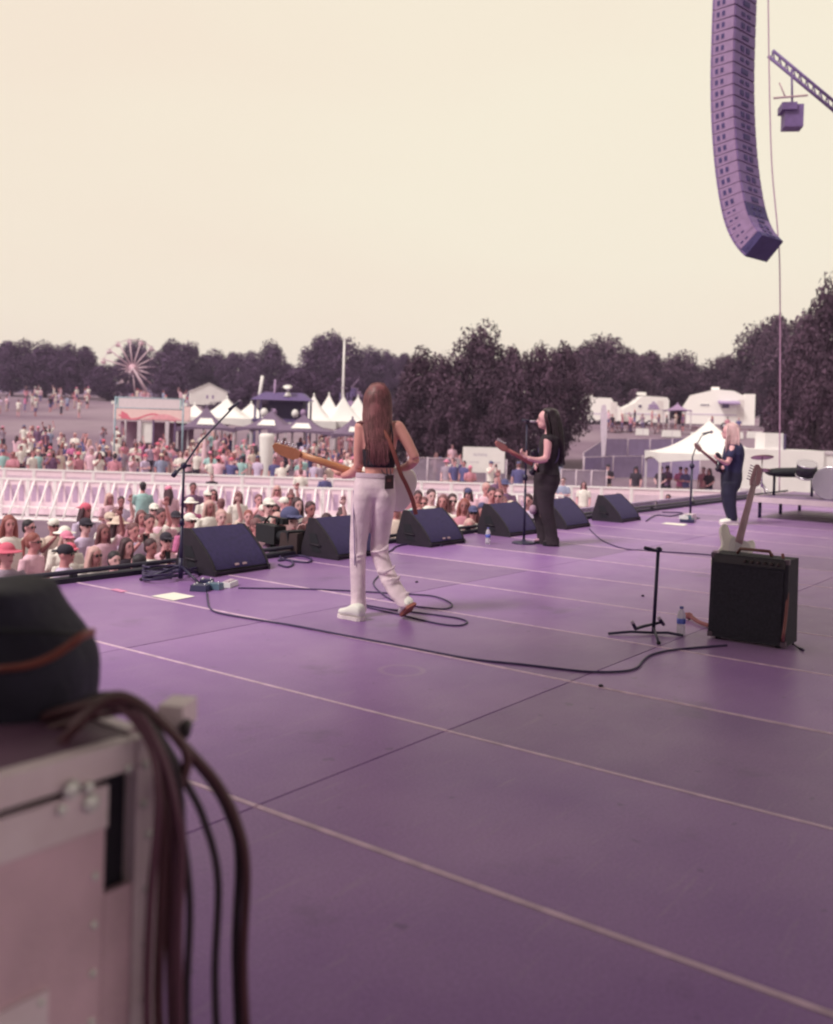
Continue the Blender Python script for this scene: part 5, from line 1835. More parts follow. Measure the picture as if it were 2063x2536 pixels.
for s in (-1, 1):
    q.ell(HC + Vector((.032 * s, -.087, .006)), (.028, .012, .02), nu=10, nv=6)
    q.tube([HC + Vector((.06 * s, -.075, .012)), HC + Vector((.082 * s, .0, .012))], .004, 5)
q.tube([HC + Vector((-.02, -.095, .012)), HC + Vector((.02, -.095, .012))], .005, 5)
GLASSES = q.mesh('sunglasses')
q = MB()
q.box((0, -.36, 1.56), (.075, .012, .15), Matrix.Rotation(-.15, 3, 'X'))
PHONE = q.mesh('phone')
SH = {'white': (236, 220, 214), 'pink': (226, 176, 192), 'lavender': (204, 178, 206), 'teal': (164, 192, 192), 'black': (56, 44, 58), 'magenta': (214, 118, 164), 'navy': (94, 86, 132), 'beige': (222, 194, 184), 'grey': (166, 142, 160), 'rose': (200, 130, 146), 'blue': (152, 150, 178), 'plum': (120, 84, 116)}
SHM = {k: M('cloth_' + k, v_, rough=0.9, var=0.14, scale=7, bump=0.8, bscale=10) for k, v_ in SH.items()}
SKM = [M('skin_a', (222, 156, 162), rough=0.6), M('skin_b', (206, 136, 140), rough=0.6), M('skin_c', (172, 108, 112), rough=0.6), M('skin_d', (228, 172, 176), rough=0.6)]
HRC = {'dark brown': (74, 48, 58), 'black': (48, 38, 48), 'brown': (120, 76, 82), 'fair': (206, 158, 156), 'red': (150, 84, 82)}
HRM = {k: M('hair_' + k.replace(' ', '_'), v_, rough=0.6, var=0.2) for k, v_ in HRC.items()}
HAT = {'white': (236, 222, 216), 'red': (214, 98, 122), 'pink': (224, 130, 160), 'navy': (84, 80, 118), 'black': (54, 46, 60), 'beige': (214, 184, 172)}
HATM = {k: M('hat_' + k, v_, rough=0.85) for k, v_ in HAT.items()}
PTM = [M('cloth_denim', (112, 98, 142), rough=0.9), M('cloth_charcoal', (62, 52, 68), rough=0.9), M('cloth_khaki', (186, 156, 156), rough=0.9)]
def sub(name, me, mats, parent):
    o = bpy.data.objects.new(name, me)
    COL.objects.link(o)
    o.parent = parent
    if len(me.materials) == 0:
        for m in mats:
            me.materials.append(m)
    for i, m in enumerate(mats):
        o.material_slots[i].link = 'OBJECT'
        o.material_slots[i].material = m
    return o
HN = {'short': 'short {} hair', 'long': 'long {} hair', 'bun': '{} bun', 'pony': '{} ponytail', 'cap': '{} cap', 'cap_back': 'backwards {} cap', 'sunhat': '{} sun hat'}
def person(loc, rz, pose, hk, hcol, shirt, rs, scale=1.0, glasses=None, pants=None):
    th = thing('person', None, 'person', loc, None, rz)
    th.scale = (scale, scale, scale)
    skm = rs.choice(SKM)
    sub('body', BODY[pose], [skm, EYE_D, LIP], th)
    sub('shirt', SHIRT[pose], [SHM[shirt]], th)
    pm = rs.choice(PTM)
    sub('trousers' if rs.random() < .5 else 'shorts', PANTS[rs.randrange(2)], [pm], th)
    hat = hk in ('cap', 'cap_back', 'sunhat')
    if hat:
        sub('hat', HAIRM[hk], [HATM[hcol]], th)
        if rs.random() < .7:
            sub('hair', HAIRM[rs.choice(['short', 'long'])], [rs.choice(list(HRM.values()))], th).scale = (.97, .97, 0.993)
    else:
        sub('hair', HAIRM[hk], [HRM[hcol]], th)
    if glasses if glasses is not None else rs.random() < .45:
        sub('sunglasses', GLASSES, [EYE_D], th)
    if pose == 'phone':
        sub('phone', PHONE, [DARK], th)
    desc = '%s top, %s' % (shirt, HN[hk].format(hcol))
    return th, desc
ORD = lambda n: '%d%s' % (n, 'th' if 10 <= n % 100 <= 20 else {1: 'st', 2: 'nd', 3: 'rd'}.get(n % 10, 'th'))
def finish(lst, place, group):
    lst.sort(key=lambda t: proj(t[0].location + Vector((0, 0, 1.6)))[0])
    for i, (th, desc) in enumerate(lst):
        tag(th, 'person in %s, %s from left %s' % (desc, ORD(i + 1), place), 'person', group)
def rand_look(rs, light=.75):
    hk = rs.choice(['short', 'short', 'long', 'long', 'bun', 'pony', 'cap', 'cap', 'cap_back', 'sunhat'])
    hat = hk in ('cap', 'cap_back', 'sunhat')
    hc_ = rs.choice(list(HAT)) if hat else rs.choice(list(HRC))
    sh_ = rs.choice(['white', 'white', 'white', 'pink', 'pink', 'lavender', 'beige', 'rose'] if rs.random() < light else ['black', 'navy', 'grey', 'grey', 'magenta', 'plum', 'plum', 'rose', 'teal', 'blue'])
    return hk, hc_, sh_
def facing(loc, tgt):
    d = Vector(tgt) - Vector(loc)
    return math.atan2(d.y, d.x) + PI / 2
rs = random.Random(21)
TG = (8.0, 4.5, 0)
def head_person(px_, py_, d_, pose, hk, hcol, shirt, back=False, glasses=None):
    p = at(px_, py_, d_)
    sc_ = (p.z - GZ) / 1.65
    loc = Vector((p.x, p.y, GZ))
    rz = facing(loc, TG) + (PI if back else 0) + rs.uniform(-.3, .3)
    return person(loc, rz, pose, hk, hcol, shirt, rs, sc_, glasses)
# individuals that stand out in the front crowd
front, taken = [], []
SPEC = [(172, 1362, 12.7, 'down', 'cap', 'red', 'white', 0, True), (232, 1372, 12.3, 'down', 'long', 'fair', 'white', 0, True), (282, 1384, 12.0, 'down', 'short', 'black', 'black', 0, False),
        (345, 1392, 11.7, 'fold', 'long', 'black', 'beige', 1, False), (312, 1350, 12.9, 'down', 'long', 'dark brown', 'black', 0, False), (372, 1352, 12.9, 'phone', 'short', 'dark brown', 'white', 0, False),
        (410, 1336, 13.3, 'down', 'cap', 'black', 'pink', 0, True), (210, 1300, 14.4, 'down', 'cap', 'black', 'lavender', 0, True), (158, 1322, 13.9, 'fold', 'sunhat', 'white', 'white', 0, True),
        (255, 1315, 14.1, 'up', 'long', 'brown', 'pink', 0, False), (290, 1298, 14.6, 'fold', 'sunhat', 'beige', 'white', 0, True), (330, 1312, 14.2, 'phone', 'short', 'brown', 'lavender', 0, False),
        (370, 1290, 15.0, 'up', 'short', 'dark brown', 'white', 0, False), (400, 1275, 15.6, 'down', 'short', 'dark brown', 'pink', 0, False), (468, 1288, 15.0, 'down', 'cap', 'white', 'magenta', 0, True),
        (633, 1302, 14.2, 'down', 'short', 'brown', 'pink', 0, True), (664, 1250, 16.5, 'down', 'cap', 'white', 'white', 0, True), (735, 1248, 17, 'down', 'long', 'dark brown', 'white', 0, False),
        (768, 1258, 16.5, 'down', 'short', 'dark brown', 'black', 0, False), (1035, 1230, 18.6, 'down', 'short', 'dark brown', 'teal', 0, False), (1068, 1226, 19.0, 'fold', 'short', 'dark brown', 'white', 0, False),
        (1098, 1240, 18.2, 'down', 'long', 'brown', 'white', 0, False), (1120, 1238, 18.3, 'down', 'short', 'dark brown', 'pink', 0, True), (1150, 1250, 17.7, 'fold', 'long', 'red', 'rose', 0, False),
        (1172, 1268, 17.2, 'down', 'cap', 'navy', 'white', 0, True), (1218, 1222, 19.5, 'down', 'short', 'dark brown', 'pink', 0, False), (1236, 1226, 19.4, 'down', 'short', 'brown', 'beige', 0, True),
        (1308, 1238, 18.9, 'down', 'short', 'dark brown', 'lavender', 0, False), (905, 1260, 17, 'down', 'long', 'brown', 'white', 0, False), (1162, 1300, 15.9, 'fold', 'long', 'fair', 'black', 0, False)]
for s_ in SPEC:
    front.append(head_person(s_[0], s_[1], s_[2], s_[3], s_[4], s_[5], s_[6], bool(s_[7]), s_[8]))
    taken.append(front[-1][0].location.copy())
for j, yy in enumerate([10.35, 11.0, 11.7, 12.45, 13.3, 14.2]):
    x = 4.5 + .2 * (j % 2)
    while x < 22:
        x += rs.uniform(.44, .62)
        loc = Vector((x + rs.uniform(-.1, .1), yy + rs.uniform(-.18, .18), GZ))
        pp = proj(loc + Vector((0, 0, 1.6)))
        if pp[0] < -40 or pp[0] > 1330:
            continue
        keep = [.98, .98, .95, .95, .85, .55][j] if pp[0] < 740 else [.9, .75, .5, .3, .15, .0][j]
        if rs.random() > keep or any((loc - t).length < .44 for t in taken):
            continue
        taken.append(loc)
        hk, hcol, sh_ = rand_look(rs)
        front.append(person(loc, facing(loc, TG) + rs.uniform(-.5, .5), rs.choice(['down', 'down', 'fold', 'phone', 'up', 'hip', 'down']), hk, hcol, sh_, rs, rs.uniform(.93, 1.05)))
finish(front, 'in front crowd', 'people crowding the stage front')
# scattered people on the open ground before the first barrier
mid = []
SPEC2 = [(354, 1204, 23.5, 'hip', 'short', 'black', 'teal', 1), (418, 1214, 22.6, 'down', 'cap', 'pink', 'pink', 1), (478, 1206, 23.0, 'down', 'short', 'dark brown', 'plum', 0), (512, 1226, 21.5, 'down', 'cap', 'white', 'white', 0),
         (548, 1246, 20.0, 'down', 'short', 'brown', 'beige', 1), (528, 1222, 22.3, 'down', 'long', 'dark brown', 'pink', 0), (270, 1232, 21.0, 'fold', 'long', 'fair', 'pink', 0), (686, 1212, 23.5, 'down', 'long', 'fair', 'pink', 0),
         (1010, 1218, 21.5, 'down', 'short', 'brown', 'rose', 0), (1204, 1208, 22.5, 'up', 'short', 'fair', 'pink', 0), (1250, 1200, 23.5, 'fold', 'sunhat', 'navy', 'plum', 0), (300, 1240, 20.5, 'down', 'short', 'dark brown', 'lavender', 0),
         (720, 1232, 19.5, 'down', 'bun', 'brown', 'white', 0), (470, 1246, 19.0, 'down', 'sunhat', 'white', 'magenta', 0), (590, 1228, 21.5, 'down', 'long', 'brown', 'white', 0), (640, 1236, 20.3, 'phone', 'short', 'brown', 'pink', 0)]
for s_ in SPEC2:
    mid.append(head_person(*s_[:7], bool(s_[7])))
finish(mid, 'before first barrier', 'people standing before the first barrier')
# stewards between the two barriers
stw = []
for s_ in [(525, 1180, 33, 'fold', 'short', 'dark brown', 'black', 0), (745, 1168, 33, 'down', 'short', 'brown', 'white', 1), (805, 1178, 33, 'hip', 'short', 'dark brown', 'navy', 0), (1395, 1190, 32.6, 'fold', 'short', 'dark brown', 'blue', 0),
           (1446, 1200, 32.0, 'down', 'long', 'dark brown', 'white', 0), (1228, 1186, 33.5, 'down', 'short', 'dark brown', 'plum', 0), (1285, 1150, 39.5, 'down', 'cap', 'navy', 'navy', 1), (1655, 1232, 27.5, 'down', 'short', 'black', 'black', 0),
           (1590, 1250, 26, 'fold', 'short', 'brown', 'grey', 0)]:
    stw.append(head_person(*s_[:7], bool(s_[7])))
finish(stw, 'between the barriers', 'people in the barrier lane')
# dense audience behind the second barrier
far = []
for i in range(1600):
    if len(far) >= 215:
        break
    v = rs.uniform(38.2, 54) if rs.random() < .75 else rs.uniform(54, 66)
    px_ = rs.uniform(-30, 960) if rs.random() < .93 else rs.uniform(960, 1400)
    loc = field(px_, v)
    if any((loc - t).length < .5 for t in taken):
        continue
    taken.append(loc.copy())
    hk, hcol, sh_ = rand_look(rs, .62)
    far.append(person(loc, facing(loc, TG) + rs.uniform(-.8, .8) + (PI if rs.random() < .2 else 0), rs.choice(POSES), hk, hcol, sh_, rs, rs.uniform(.92, 1.06)))
finish(far, 'behind second barrier', 'audience behind the second barrier')
hillp = []
for i in range(46):
    v = rs.uniform(98, 128)
    px_ = rs.uniform(-20, 225) if i < 30 else rs.uniform(285, 470)
    loc = field(px_, v)
    hk, hcol, sh_ = rand_look(rs, .7)
    hillp.append(person(loc, rs.uniform(0, 6.28), rs.choice(POSES), hk, hcol, sh_, rs, rs.uniform(.92, 1.06)))
finish(hillp, 'on far left field', 'people on the far rising field')
rvp = []
for px_, v, sh_ in [(1515, 96, 'black'), (1570, 104, 'black'), (1613, 104, 'rose'), (1630, 98, 'plum'), (1560, 96, 'rose'), (1672, 103, 'beige'), (1690, 100, 'plum'), (1540, 97, 'rose'), (1762, 98, 'plum'), (1828, 97, 'navy'), (1800, 98, 'rose'), (1505, 101, 'pink'), (1590, 98, 'grey'), (1650, 97, 'black')]:
    loc = field(px_, v)
    rvp.append(person(loc, rs.uniform(0, 6.28), rs.choice(POSES), rs.choice(['short', 'long', 'pony']), rs.choice(list(HRC)), sh_, rs, 1.0))
finish(rvp, 'by the trailers', 'people by the trailers')
tnp = []
for px_, v, sh_ in [(1578, 43, 'black'), (1640, 43.5, 'black'), (1656, 44.5, 'plum'), (1688, 43.8, 'magenta'), (1702, 43.2, 'navy'), (1745, 44, 'rose'), (1508, 44.2, 'black'), (1128, 43.5, 'navy'), (1152, 43.2, 'navy'), (1760, 43, 'black')]:
    loc = field(px_, v)
    tnp.append(person(loc, facing(loc, TG) + rs.uniform(-.8, .8), rs.choice(POSES), rs.choice(['short', 'long', 'cap']), 'black', sh_, rs, 1.0))
finish(tnp, 'near pagoda tent', 'people near the pagoda tent')
# camera operator in the pit
op = at(716, 1284, 11.3)
cop, dsc = person(Vector((op.x, op.y, GZ)), facing(op, (6.8, 4.2, 0)), 'phone', 'cap', 'navy', 'plum', rs, (op.z - GZ) / 1.65, False)
tag(cop, 'camera operator in grey-blue cap standing in the pit between the two left monitors', 'person')
for c_ in list(cop.children):
    if c_.name.startswith('phone'):
        bpy.data.objects.remove(c_)
cv = at(688, 1325, 10.95)
vc = thing('video_camera', 'large black video camera with lens hood aimed from the pit by its operator', 'video camera', (cv.x, cv.y, cv.z - .1))
cd = (Vector((6.9, 4.3, 1.0)) - cv).normalized()
cd.z = 0
cd.normalize()
sdv = Vector((-cd.y, cd.x, 0))
m3 = Matrix((cd, sdv, Vector((0, 0, 1)))).transposed()
q = MB()
q.box(cv + cd * -.16, (.42, .15, .2), m3)
q.build('camera_body', DARK, vc)
q = MB()
q.tube([cv + cd * .04, cv + cd * .3], [.055, .06], 14)
q.build('lens', DARK, vc)
q = MB()
q.box(cv + cd * .34 , (.1, .2, .17), m3, 0, 1.12)
q.build('lens_hood', DARK, vc)
q = MB()
q.box(cv + Vector((0, 0, .15)) + cd * -.02 + sdv * .06, (.16, .08, .07), m3)
q.build('viewfinder', DARK, vc)
q = MB()
q.tube([cv + Vector((0, 0, .11)) - cd * .3, cv + Vector((0, 0, .19)) - cd * .2, cv + Vector((0, 0, .19)) - cd * .02, cv + Vector((0, 0, .11))], .014, 6)
q.build('handle', DARK, vc)
q = MB()
for a in range(3):
    q.tube([cv + Vector((0, 0, -.1)) - cd * .1, Vector((cv.x + .45 * math.cos(a * 2.1), cv.y + .45 * math.sin(a * 2.1), GZ))], .022, 8)
q.build('tripod', DARK, vc)
q = MB()
q.box(at(738, 1350, 10.8), (.5, .22, .3), Matrix.Rotation(.3, 3, 'Z'), 0, .9)
q.build('battery_case', M('dark_brown_case', (62, 42, 46), rough=.7), vc)

# ------------------------------------------------------------------ barriers
BAR = M('barrier_paint', (236, 210, 212), rough=0.6, var=0.08, scale=2, k=1.25)
BARM = M('barrier_sheet', (222, 190, 200), rough=0.75, var=0.1, scale=30, k=1.25)
BARD = M('barrier_slot', (192, 156, 184), rough=0.8, var=0.15, scale=20)
PW = 0.84
def barrier_proto(step=True, pw=PW, hgt=1.2):
    th = thing('crowd_barrier', 'x', 'barrier', (0, 0, 0))
    q = MB()
    q.box((0, 0, hgt * .52), (pw - .05, .015, hgt * .9))
    q.build('sheet', BARM, th, world=False)
    q = MB()
    q.box((0, 0, hgt - .03), (pw - .01, .07, .06))
    q.build('top_rail', BAR, th, world=False)
    for s in (-1, 1):
        q = MB()
        q.box((s * (pw / 2 - .03), -.004, hgt * .48), (.05, .05, hgt * .94))
        q.build('post', BAR, th, world=False)
    if step:
        for s in (-1, 1):
            q = MB()
            q.tube([(s * pw * .25, -.03, hgt - .08), (s * pw * .25, -.95, .05)], .032, 6)
            q.build('brace', BAR, th, world=False)
        q = MB()
        q.box((0, -.42, .34), (pw - .06, .32, .035))
        q.build('step', BAR, th, world=False)
        q = MB()
        q.box((0, -.5, .012), (pw - .03, 1.0, .02))
        q.build('foot_plate', BAR, th, world=False)
        for s in (-1, 0, 1):
            q = MB()
            q.box((s * pw * .27, -.012, .74), (pw * .18, .012, .5))
            q.build('slot_panel', BARD, th, world=False)
    else:
        q = MB()
        q.box((0, .3, .012), (pw - .03, .7, .02))
        q.build('foot_plate', BAR, th, world=False)
        q = MB()
        q.box((0, -.014, .62), (pw * .8, .012, .66))
        q.build('slot_panel', M('barrier_panel_face', (218, 186, 202), rough=.7, var=.12, scale=3), th, world=False)
    return th
def run(proto, A, B, pw, label, group):
    A, B = Vector(A), Vector(B)
    n = int((B - A).length / pw)
    d = (B - A).normalized()
    for i in range(n):
        o = proto if i == 0 else copy_tree(proto)
        c = A + d * pw * (i + .5)
        v_, w_ = c.dot(AW), c.dot(R0)
        c.z = zt(v_, w_)
        o.location = c
        o.rotation_euler = (0, 0, math.atan2(d.y, d.x) )
        tag(o, label % ORD(i + 1), 'barrier', group)
run(barrier_proto(True), vw(31, wpx(-60, 31)), vw(31, wpx(1440, 31)), PW, 'pale steel crowd barrier with sloping braces, %s from the left in the first barrier line', 'first barrier line')
run(barrier_proto(False, 1.1), vw(36.5, wpx(-60, 36.5)), vw(36.2, wpx(1800, 36.2)), 1.1, 'pale flat-faced crowd barrier, %s from the left in the second barrier line', 'second barrier line')
# front-of-stage barrier in the pit
run(barrier_proto(True), (4.0, 9.55, 0), (19.5, 9.55, 0), PW, 'pale crowd barrier close to the stage, %s from the left at the pit', 'pit barrier line')
# barred barriers beyond the right end of the stage
def rack_proto():
    th = thing('crowd_barrier', 'x', 'barrier', (0, 0, 0))
    m = M('rack_metal', (168, 140, 178), rough=0.5, var=0.1)
    q = MB()
    q.tube([(-1.1, 0, .15), (-1.1, 0, 1.1), (1.1, 0, 1.1), (1.1, 0, .15), (-1.1, 0, .15)], .022, 6)
    q.build('frame', m, th, world=False)
    for i in range(14):
        q = MB()
        q.tube([(-.98 + .15 * i, 0, .16), (-.98 + .15 * i, 0, 1.09)], .012, 6)
        q.build('bar', m, th, world=False)
    for s in (-.8, .8):
        q = MB()
        q.tube([(s, -.3, .015), (s, 0, .15), (s, .3, .015)], .018, 6)
        q.build('foot', m, th, world=False)
    q = MB()
    q.box((0, .03, .62), (2.14, .008, .9))
    q.build('scrim', M('rack_scrim', (176, 148, 184), rough=.9), th, world=False)
    return th
rp = rack_proto()
for i in range(5):
    o = rp if i == 0 else copy_tree(rp)
    c = Vector((18.3 + 2.25 * i, 9.3, GZ + .55))
    o.location = c
    o.scale = (1, 1, 1.0)
    tag(o, 'purple-grey barred barrier beside the stage end, %s from the left of five' % ORD(i + 1), 'barrier', 'barred barriers beside the stage end')
q = MB()
q.box((22.8, 9.3, GZ + .27), (12.0, 1.2, .53))
tag(q.build('barrier_platform', black_skirt), 'low black platform carrying the barred barriers beside the stage', 'platform')

# ------------------------------------------------------------------ temporary mesh fences
MESHM = M('fence_mesh', (156, 134, 152), rough=0.8, var=0.1, alpha=0.55)
SCRIM = M('fence_scrim', (146, 124, 164), rough=0.9, var=0.12, scale=1.5, alpha=0.6)
PIPE = M('fence_pipe', (196, 170, 184), rough=0.5)
def fence_panel(A, B, h, mat, label, group):
    A, B = Vector(A), Vector(B)
    th = thing('fence_panel', label, 'fence', A, group)
    q = MB()
    q.prism([A + Vector((0, 0, .08)), B + Vector((0, 0, .08)), B + Vector((0, 0, h)), A + Vector((0, 0, h))], AW * .012)
    q.build('mesh_infill', mat, th)
    for P_ in (A, B):
        q = MB()
        q.tube([P_, P_ + Vector((0, 0, h + .04))], .03, 6)
        q.build('post', PIPE, th)
    q = MB()
    q.tube([A + Vector((0, 0, h)), B + Vector((0, 0, h))], .022, 6)
    q.build('top_pipe', PIPE, th)
for i in range(5):
    a, b = 1012 + 49 * i, 1012 + 49 * (i + 1)
    fence_panel(field(a + .5, 45), field(b - .5, 45), 1.75, MESHM, 'grey wire mesh fence panel, %s from the left beside the white sign' % ORD(i + 1), 'mesh fence panels by the sign')
for i in range(3):
    a, b = 1392 + 38 * i, 1392 + 38 * (i + 1)
    fence_panel(field(a + .5, 44), field(b - .5, 44), 1.45, MESHM, 'grey wire mesh fence panel, %s from the left just right of the singer' % ORD(i + 1), 'mesh fence panels right of the singer')
hl = [(1446, 58), (1500, 74), (1555, 76), (1610, 77), (1665, 78), (1720, 79)]
for i in range(5):
    fence_panel(field(hl[i][0] + .5, hl[i][1]), field(hl[i + 1][0] - .5, hl[i + 1][1]), 1.5, SCRIM, 'purple scrim fence panel on the hillside, %s from the left' % ORD(i + 1), 'scrim fence on the hillside')
hl = [(1448, 56), (1520, 58), (1592, 60), (1664, 60), (1736, 59)]
for i in range(4):
    fence_panel(field(hl[i][0] + .5, hl[i][1]), field(hl[i + 1][0] - .5, hl[i + 1][1]), 1.35, SCRIM, 'purple scrim fence panel low on the slope, %s from the left' % ORD(i + 1), 'lower scrim fence on the slope')

# ------------------------------------------------------------------ tents
TENT = M('tent_white', (240, 226, 224), rough=0.7, var=0.04, scale=1.2, k=.92, bump=0.6, bscale=2.5)
TENTD = M('tent_purple', (112, 88, 114), rough=0.75, var=0.1, scale=1.0)
POLE = M('tent_pole', (206, 186, 194), rough=0.5)
def pagoda(c, w_, eave, peak, label, mat=TENT, rz=0.0, val=.35, name='pagoda_tent', logo=None):
    th = thing(name, label, 'tent', c, None, rz)
    q = MB()
    n, rings = 32, []
    for k in range(12):
        t = k / 11
        s = (1 - t)
        z = eave + (peak - eave) * (t ** 1.9)
        rr = []
        for i in range(n):
            a = 2 * PI * i / n
            m_ = max(abs(math.cos(a)), abs(math.sin(a)))
            rr.append(Vector((math.cos(a) / m_ * w_ / 2 * s, math.sin(a) / m_ * w_ / 2 * s, z)))
        rings.append(rr)
    q.loft(rings, cap=False)
    rf = q.build('roof', mat, th, world=False)
    for k in range(4):                                       # scalloped valances
        q = MB()
        m = Matrix.Rotation(k * PI / 2, 3, 'Z')
        pts_t, pts_b = [], []
        for i in range(13):
            x = -w_ / 2 + w_ * i / 12
            pts_t.append(m @ Vector((x, -w_ / 2 - .005, eave + .01)))
            pts_b.append(m @ Vector((x, -w_ / 2 - .005, eave - val - .18 * abs(2 * i / 12 - 1) ** 2 + .12)))
        q.prism(pts_t + pts_b[::-1], m @ Vector((0, .012, 0)))
        q.build('valance', mat, th, world=False)
    for sx in (-1, 1):
        for sy in (-1, 1):
            q = MB()
            q.box((sx * (w_ / 2 - .06), sy * (w_ / 2 - .06), eave / 2), (.1, .1, eave))
            q.build('leg', POLE, th, world=False)
    q = MB()
    q.ell((0, 0, peak), (.06, .06, .12), nu=8, nv=6)
    q.build('finial', mat, th, world=False)
    if logo:
        q = MB()
        q.prism([Vector((-w_ * .16, -w_ * .36, eave + (peak - eave) * .12 + .02)), Vector((w_ * .16, -w_ * .36, eave + (peak - eave) * .12 + .02)), Vector((w_ * .1, -w_ * .22, eave + (peak - eave) * .38 + .06)), Vector((-w_ * .1, -w_ * .22, eave + (peak - eave) * .38 + .06))], (0, 0, .012))
        q.build('pale_patch', TENT, rf, world=False)
    return th
pagoda(field(1755, 44.5), 5.0, 2.35, 3.85, 'white peaked pagoda tent with scalloped valance behind the barrier at right', rz=YAW - PI / 2 - .1)
pagoda(field(510, 57), 3.2, 2.3, 3.5, 'purple pop-up canopy with a white patch left of the cream awning', TENTD, YAW - PI / 2 + .2, .2, 'canopy_tent', True)
pagoda(field(672, 58), 3.4, 2.3, 3.35, 'dark purple canopy behind the guitar headstock', TENTD, YAW - PI / 2 - .1, .2, 'canopy_tent', True)
pagoda(field(752, 57), 3.6, 2.25, 3.2, 'wide purple canopy left of the guitarist\'s shoulder', TENTD, YAW - PI / 2, .2, 'canopy_tent', True)
pagoda(field(872, 56), 2.8, 2.2, 3.1, 'small purple canopy just behind the guitarist', TENTD, YAW - PI / 2 + .3, .2, 'canopy_tent', True)
for i, (px_, v, w_, pk) in enumerate([(560, 66, 4.0, 3.9), (620, 68, 3.6, 3.6), (480, 67, 3.0, 3.4), (775, 68, 3.4, 4.3), (812, 70, 3.4, 4.4), (848, 69, 3.4, 4.3), (884, 70, 3.6, 4.3), (925, 71, 3.6, 4.2)]):
    pagoda(field(px_, v), w_, 2.5, pk, 'white peaked marquee, %s from the left in the row behind the dark canopies' % ORD([2, 3, 1, 4, 5, 6, 7, 8][i]), TENT, YAW - PI / 2 + .1 * (i % 3), .5)
def walls_tent(px_, v, w_, d_, h, ridge, label, rz=0.0):
    c = field(px_, v)
    th = thing('gable_tent', label, 'tent', c, None, rz)
    q = MB()
    q.prism([Vector((-w_ / 2, -d_ / 2, 0)), Vector((w_ / 2, -d_ / 2, 0)), Vector((w_ / 2, -d_ / 2, h)), Vector((0, -d_ / 2, ridge - .05)), Vector((-w_ / 2, -d_ / 2, h))][::-1], (0, d_, 0))
    q.build('walls', TENT, th, world=False)
    for s in (-1, 1):
        q = MB()
        q.prism([Vector((s * (w_ / 2 + .12), -d_ / 2 - .1, h - .05)), Vector((0, -d_ / 2 - .1, ridge)), Vector((0, -d_ / 2 - .1, ridge + .06)), Vector((s * (w_ / 2 + .12), -d_ / 2 - .1, h + .01))], (0, d_ + .2, 0))
        q.build('roof_slope', TENT, th, world=False)
    for x in (-.1, .28):
        q = MB()
        q.box((x * w_ * .4, -d_ / 2 - .012, h * .62), (.22, .02, .4))
        q.build('window', M('tent_window', (150, 120, 160)), th, world=False)
walls_tent(512, 122, 4.4, 6.0, 1.6, 2.65, 'white gable-roofed tent on the far rise below the trees', YAW - PI / 2 + .25)
# ------------------------------------------------------------------ fascia booth, gate banner, pillars, towers
RED = M('red_paint', (222, 112, 132), rough=0.6, var=0.05)
PINK = M('pink_paint', (238, 196, 194), rough=0.6, var=0.04)
bo = field(375, 57)
th = thing('food_booth', 'long booth with a pink and red wavy fascia above white posts at left', 'booth', bo, None, YAW - PI / 2)
q = MB()
q.box((0, 0, 3.05), (4.4, .14, .8))
q.build('fascia', PINK, th, world=False)
for off, amp_, lw in ((-.1, .16, .05), (.0, .0, 0)):
    if not lw:
        continue
    q = MB()
    up_, dn_ = [], []
    for i in range(41):
        x = -1.9 + 3.3 * i / 40
        z = 2.9 + amp_ * math.sin(x * 2.6 + 1.3) + off
        up_.append(Vector((x, -.078, z + lw)))
        dn_.append(Vector((x, -.078, z - lw)))
    for i in range(40):
        q.prism([up_[i], up_[i + 1], dn_[i + 1], dn_[i]], (0, .01, 0))
    q.build('wave_stripe', RED, th, world=False)
q = MB()
q.prism([Vector((-1.75, -.08, 2.66)), Vector((-1.75, -.08, 3.1)), Vector((-1.4, -.08, 2.95)), Vector((-1.2, -.08, 2.66))], (0, .012, 0))
q.build('red_corner', RED, th, world=False)
q = MB()
up_ = [Vector((-.4 + 2.2 * i / 20, -.079, 2.68 + .3 * math.sin(PI * i / 20) ** 1.5)) for i in range(21)]
q.prism([Vector((-.4, -.079, 2.655))] + up_ + [Vector((1.8, -.079, 2.655))], (0, .008, 0))
q.build('pink_wave', M('salmon_paint', (232, 158, 168), rough=.6), th, world=False)
for x in (-2.15, -1.5, -.7, 0.1, .9, 1.35, 2.1):
    q = MB()
    q.box((x, 0, 1.33), (.1 if x not in (-.7, .9) else .22, .1, 2.66))
    q.build('post', POLE if x not in (.1, 1.35) else M('plum_post', (112, 84, 120)), th, world=False)
q = MB()
q.box((-.35, .1, 1.9), (.75, .06, 1.2))
q.build('white_panel', TENT, th, world=False)
q = MB()
q.box((0, 1.2, 1.25), (4.3, .1, 2.5))
q.build('back_wall', M('booth_back', (150, 112, 132), rough=.9, var=.3, scale=1.5), th, world=False)
q = MB()
q.box((0, .6, 2.62), (4.4, 1.3, .06))
q.build('ceiling', PINK, th, world=False)
bg_ = field(368, 51)
th = thing('banner_gate', 'teal-framed gate carrying a long blank pale banner over the crowd at left', 'gate', bg_, None, YAW - PI / 2)
TEAL = M('teal_pole', (142, 158, 172), rough=0.5)
hw = 84 * 51 / F_PX
ztop = H + (1034 - 986) * 51 / F_PX - bg_.z
for s in (-1, 1):
    q = MB()
    q.tube([(s * hw, 0, 0), (s * hw, 0, ztop + .05)], .045, 8)
    q.build('post', TEAL, th, world=False)
q = MB()
q.box((0, 0, ztop - .27), (2 * hw - .22, .05, .5))
bn = q.build('banner', M('banner_pale', (222, 200, 206), rough=.8, var=.04), th, world=False)
for z in (ztop, ztop - .54):
    q = MB()
    q.tube([(-hw, -.01, z), (hw, -.01, z)], .03, 8)
    q.build('crossbar', TEAL, th, world=False)
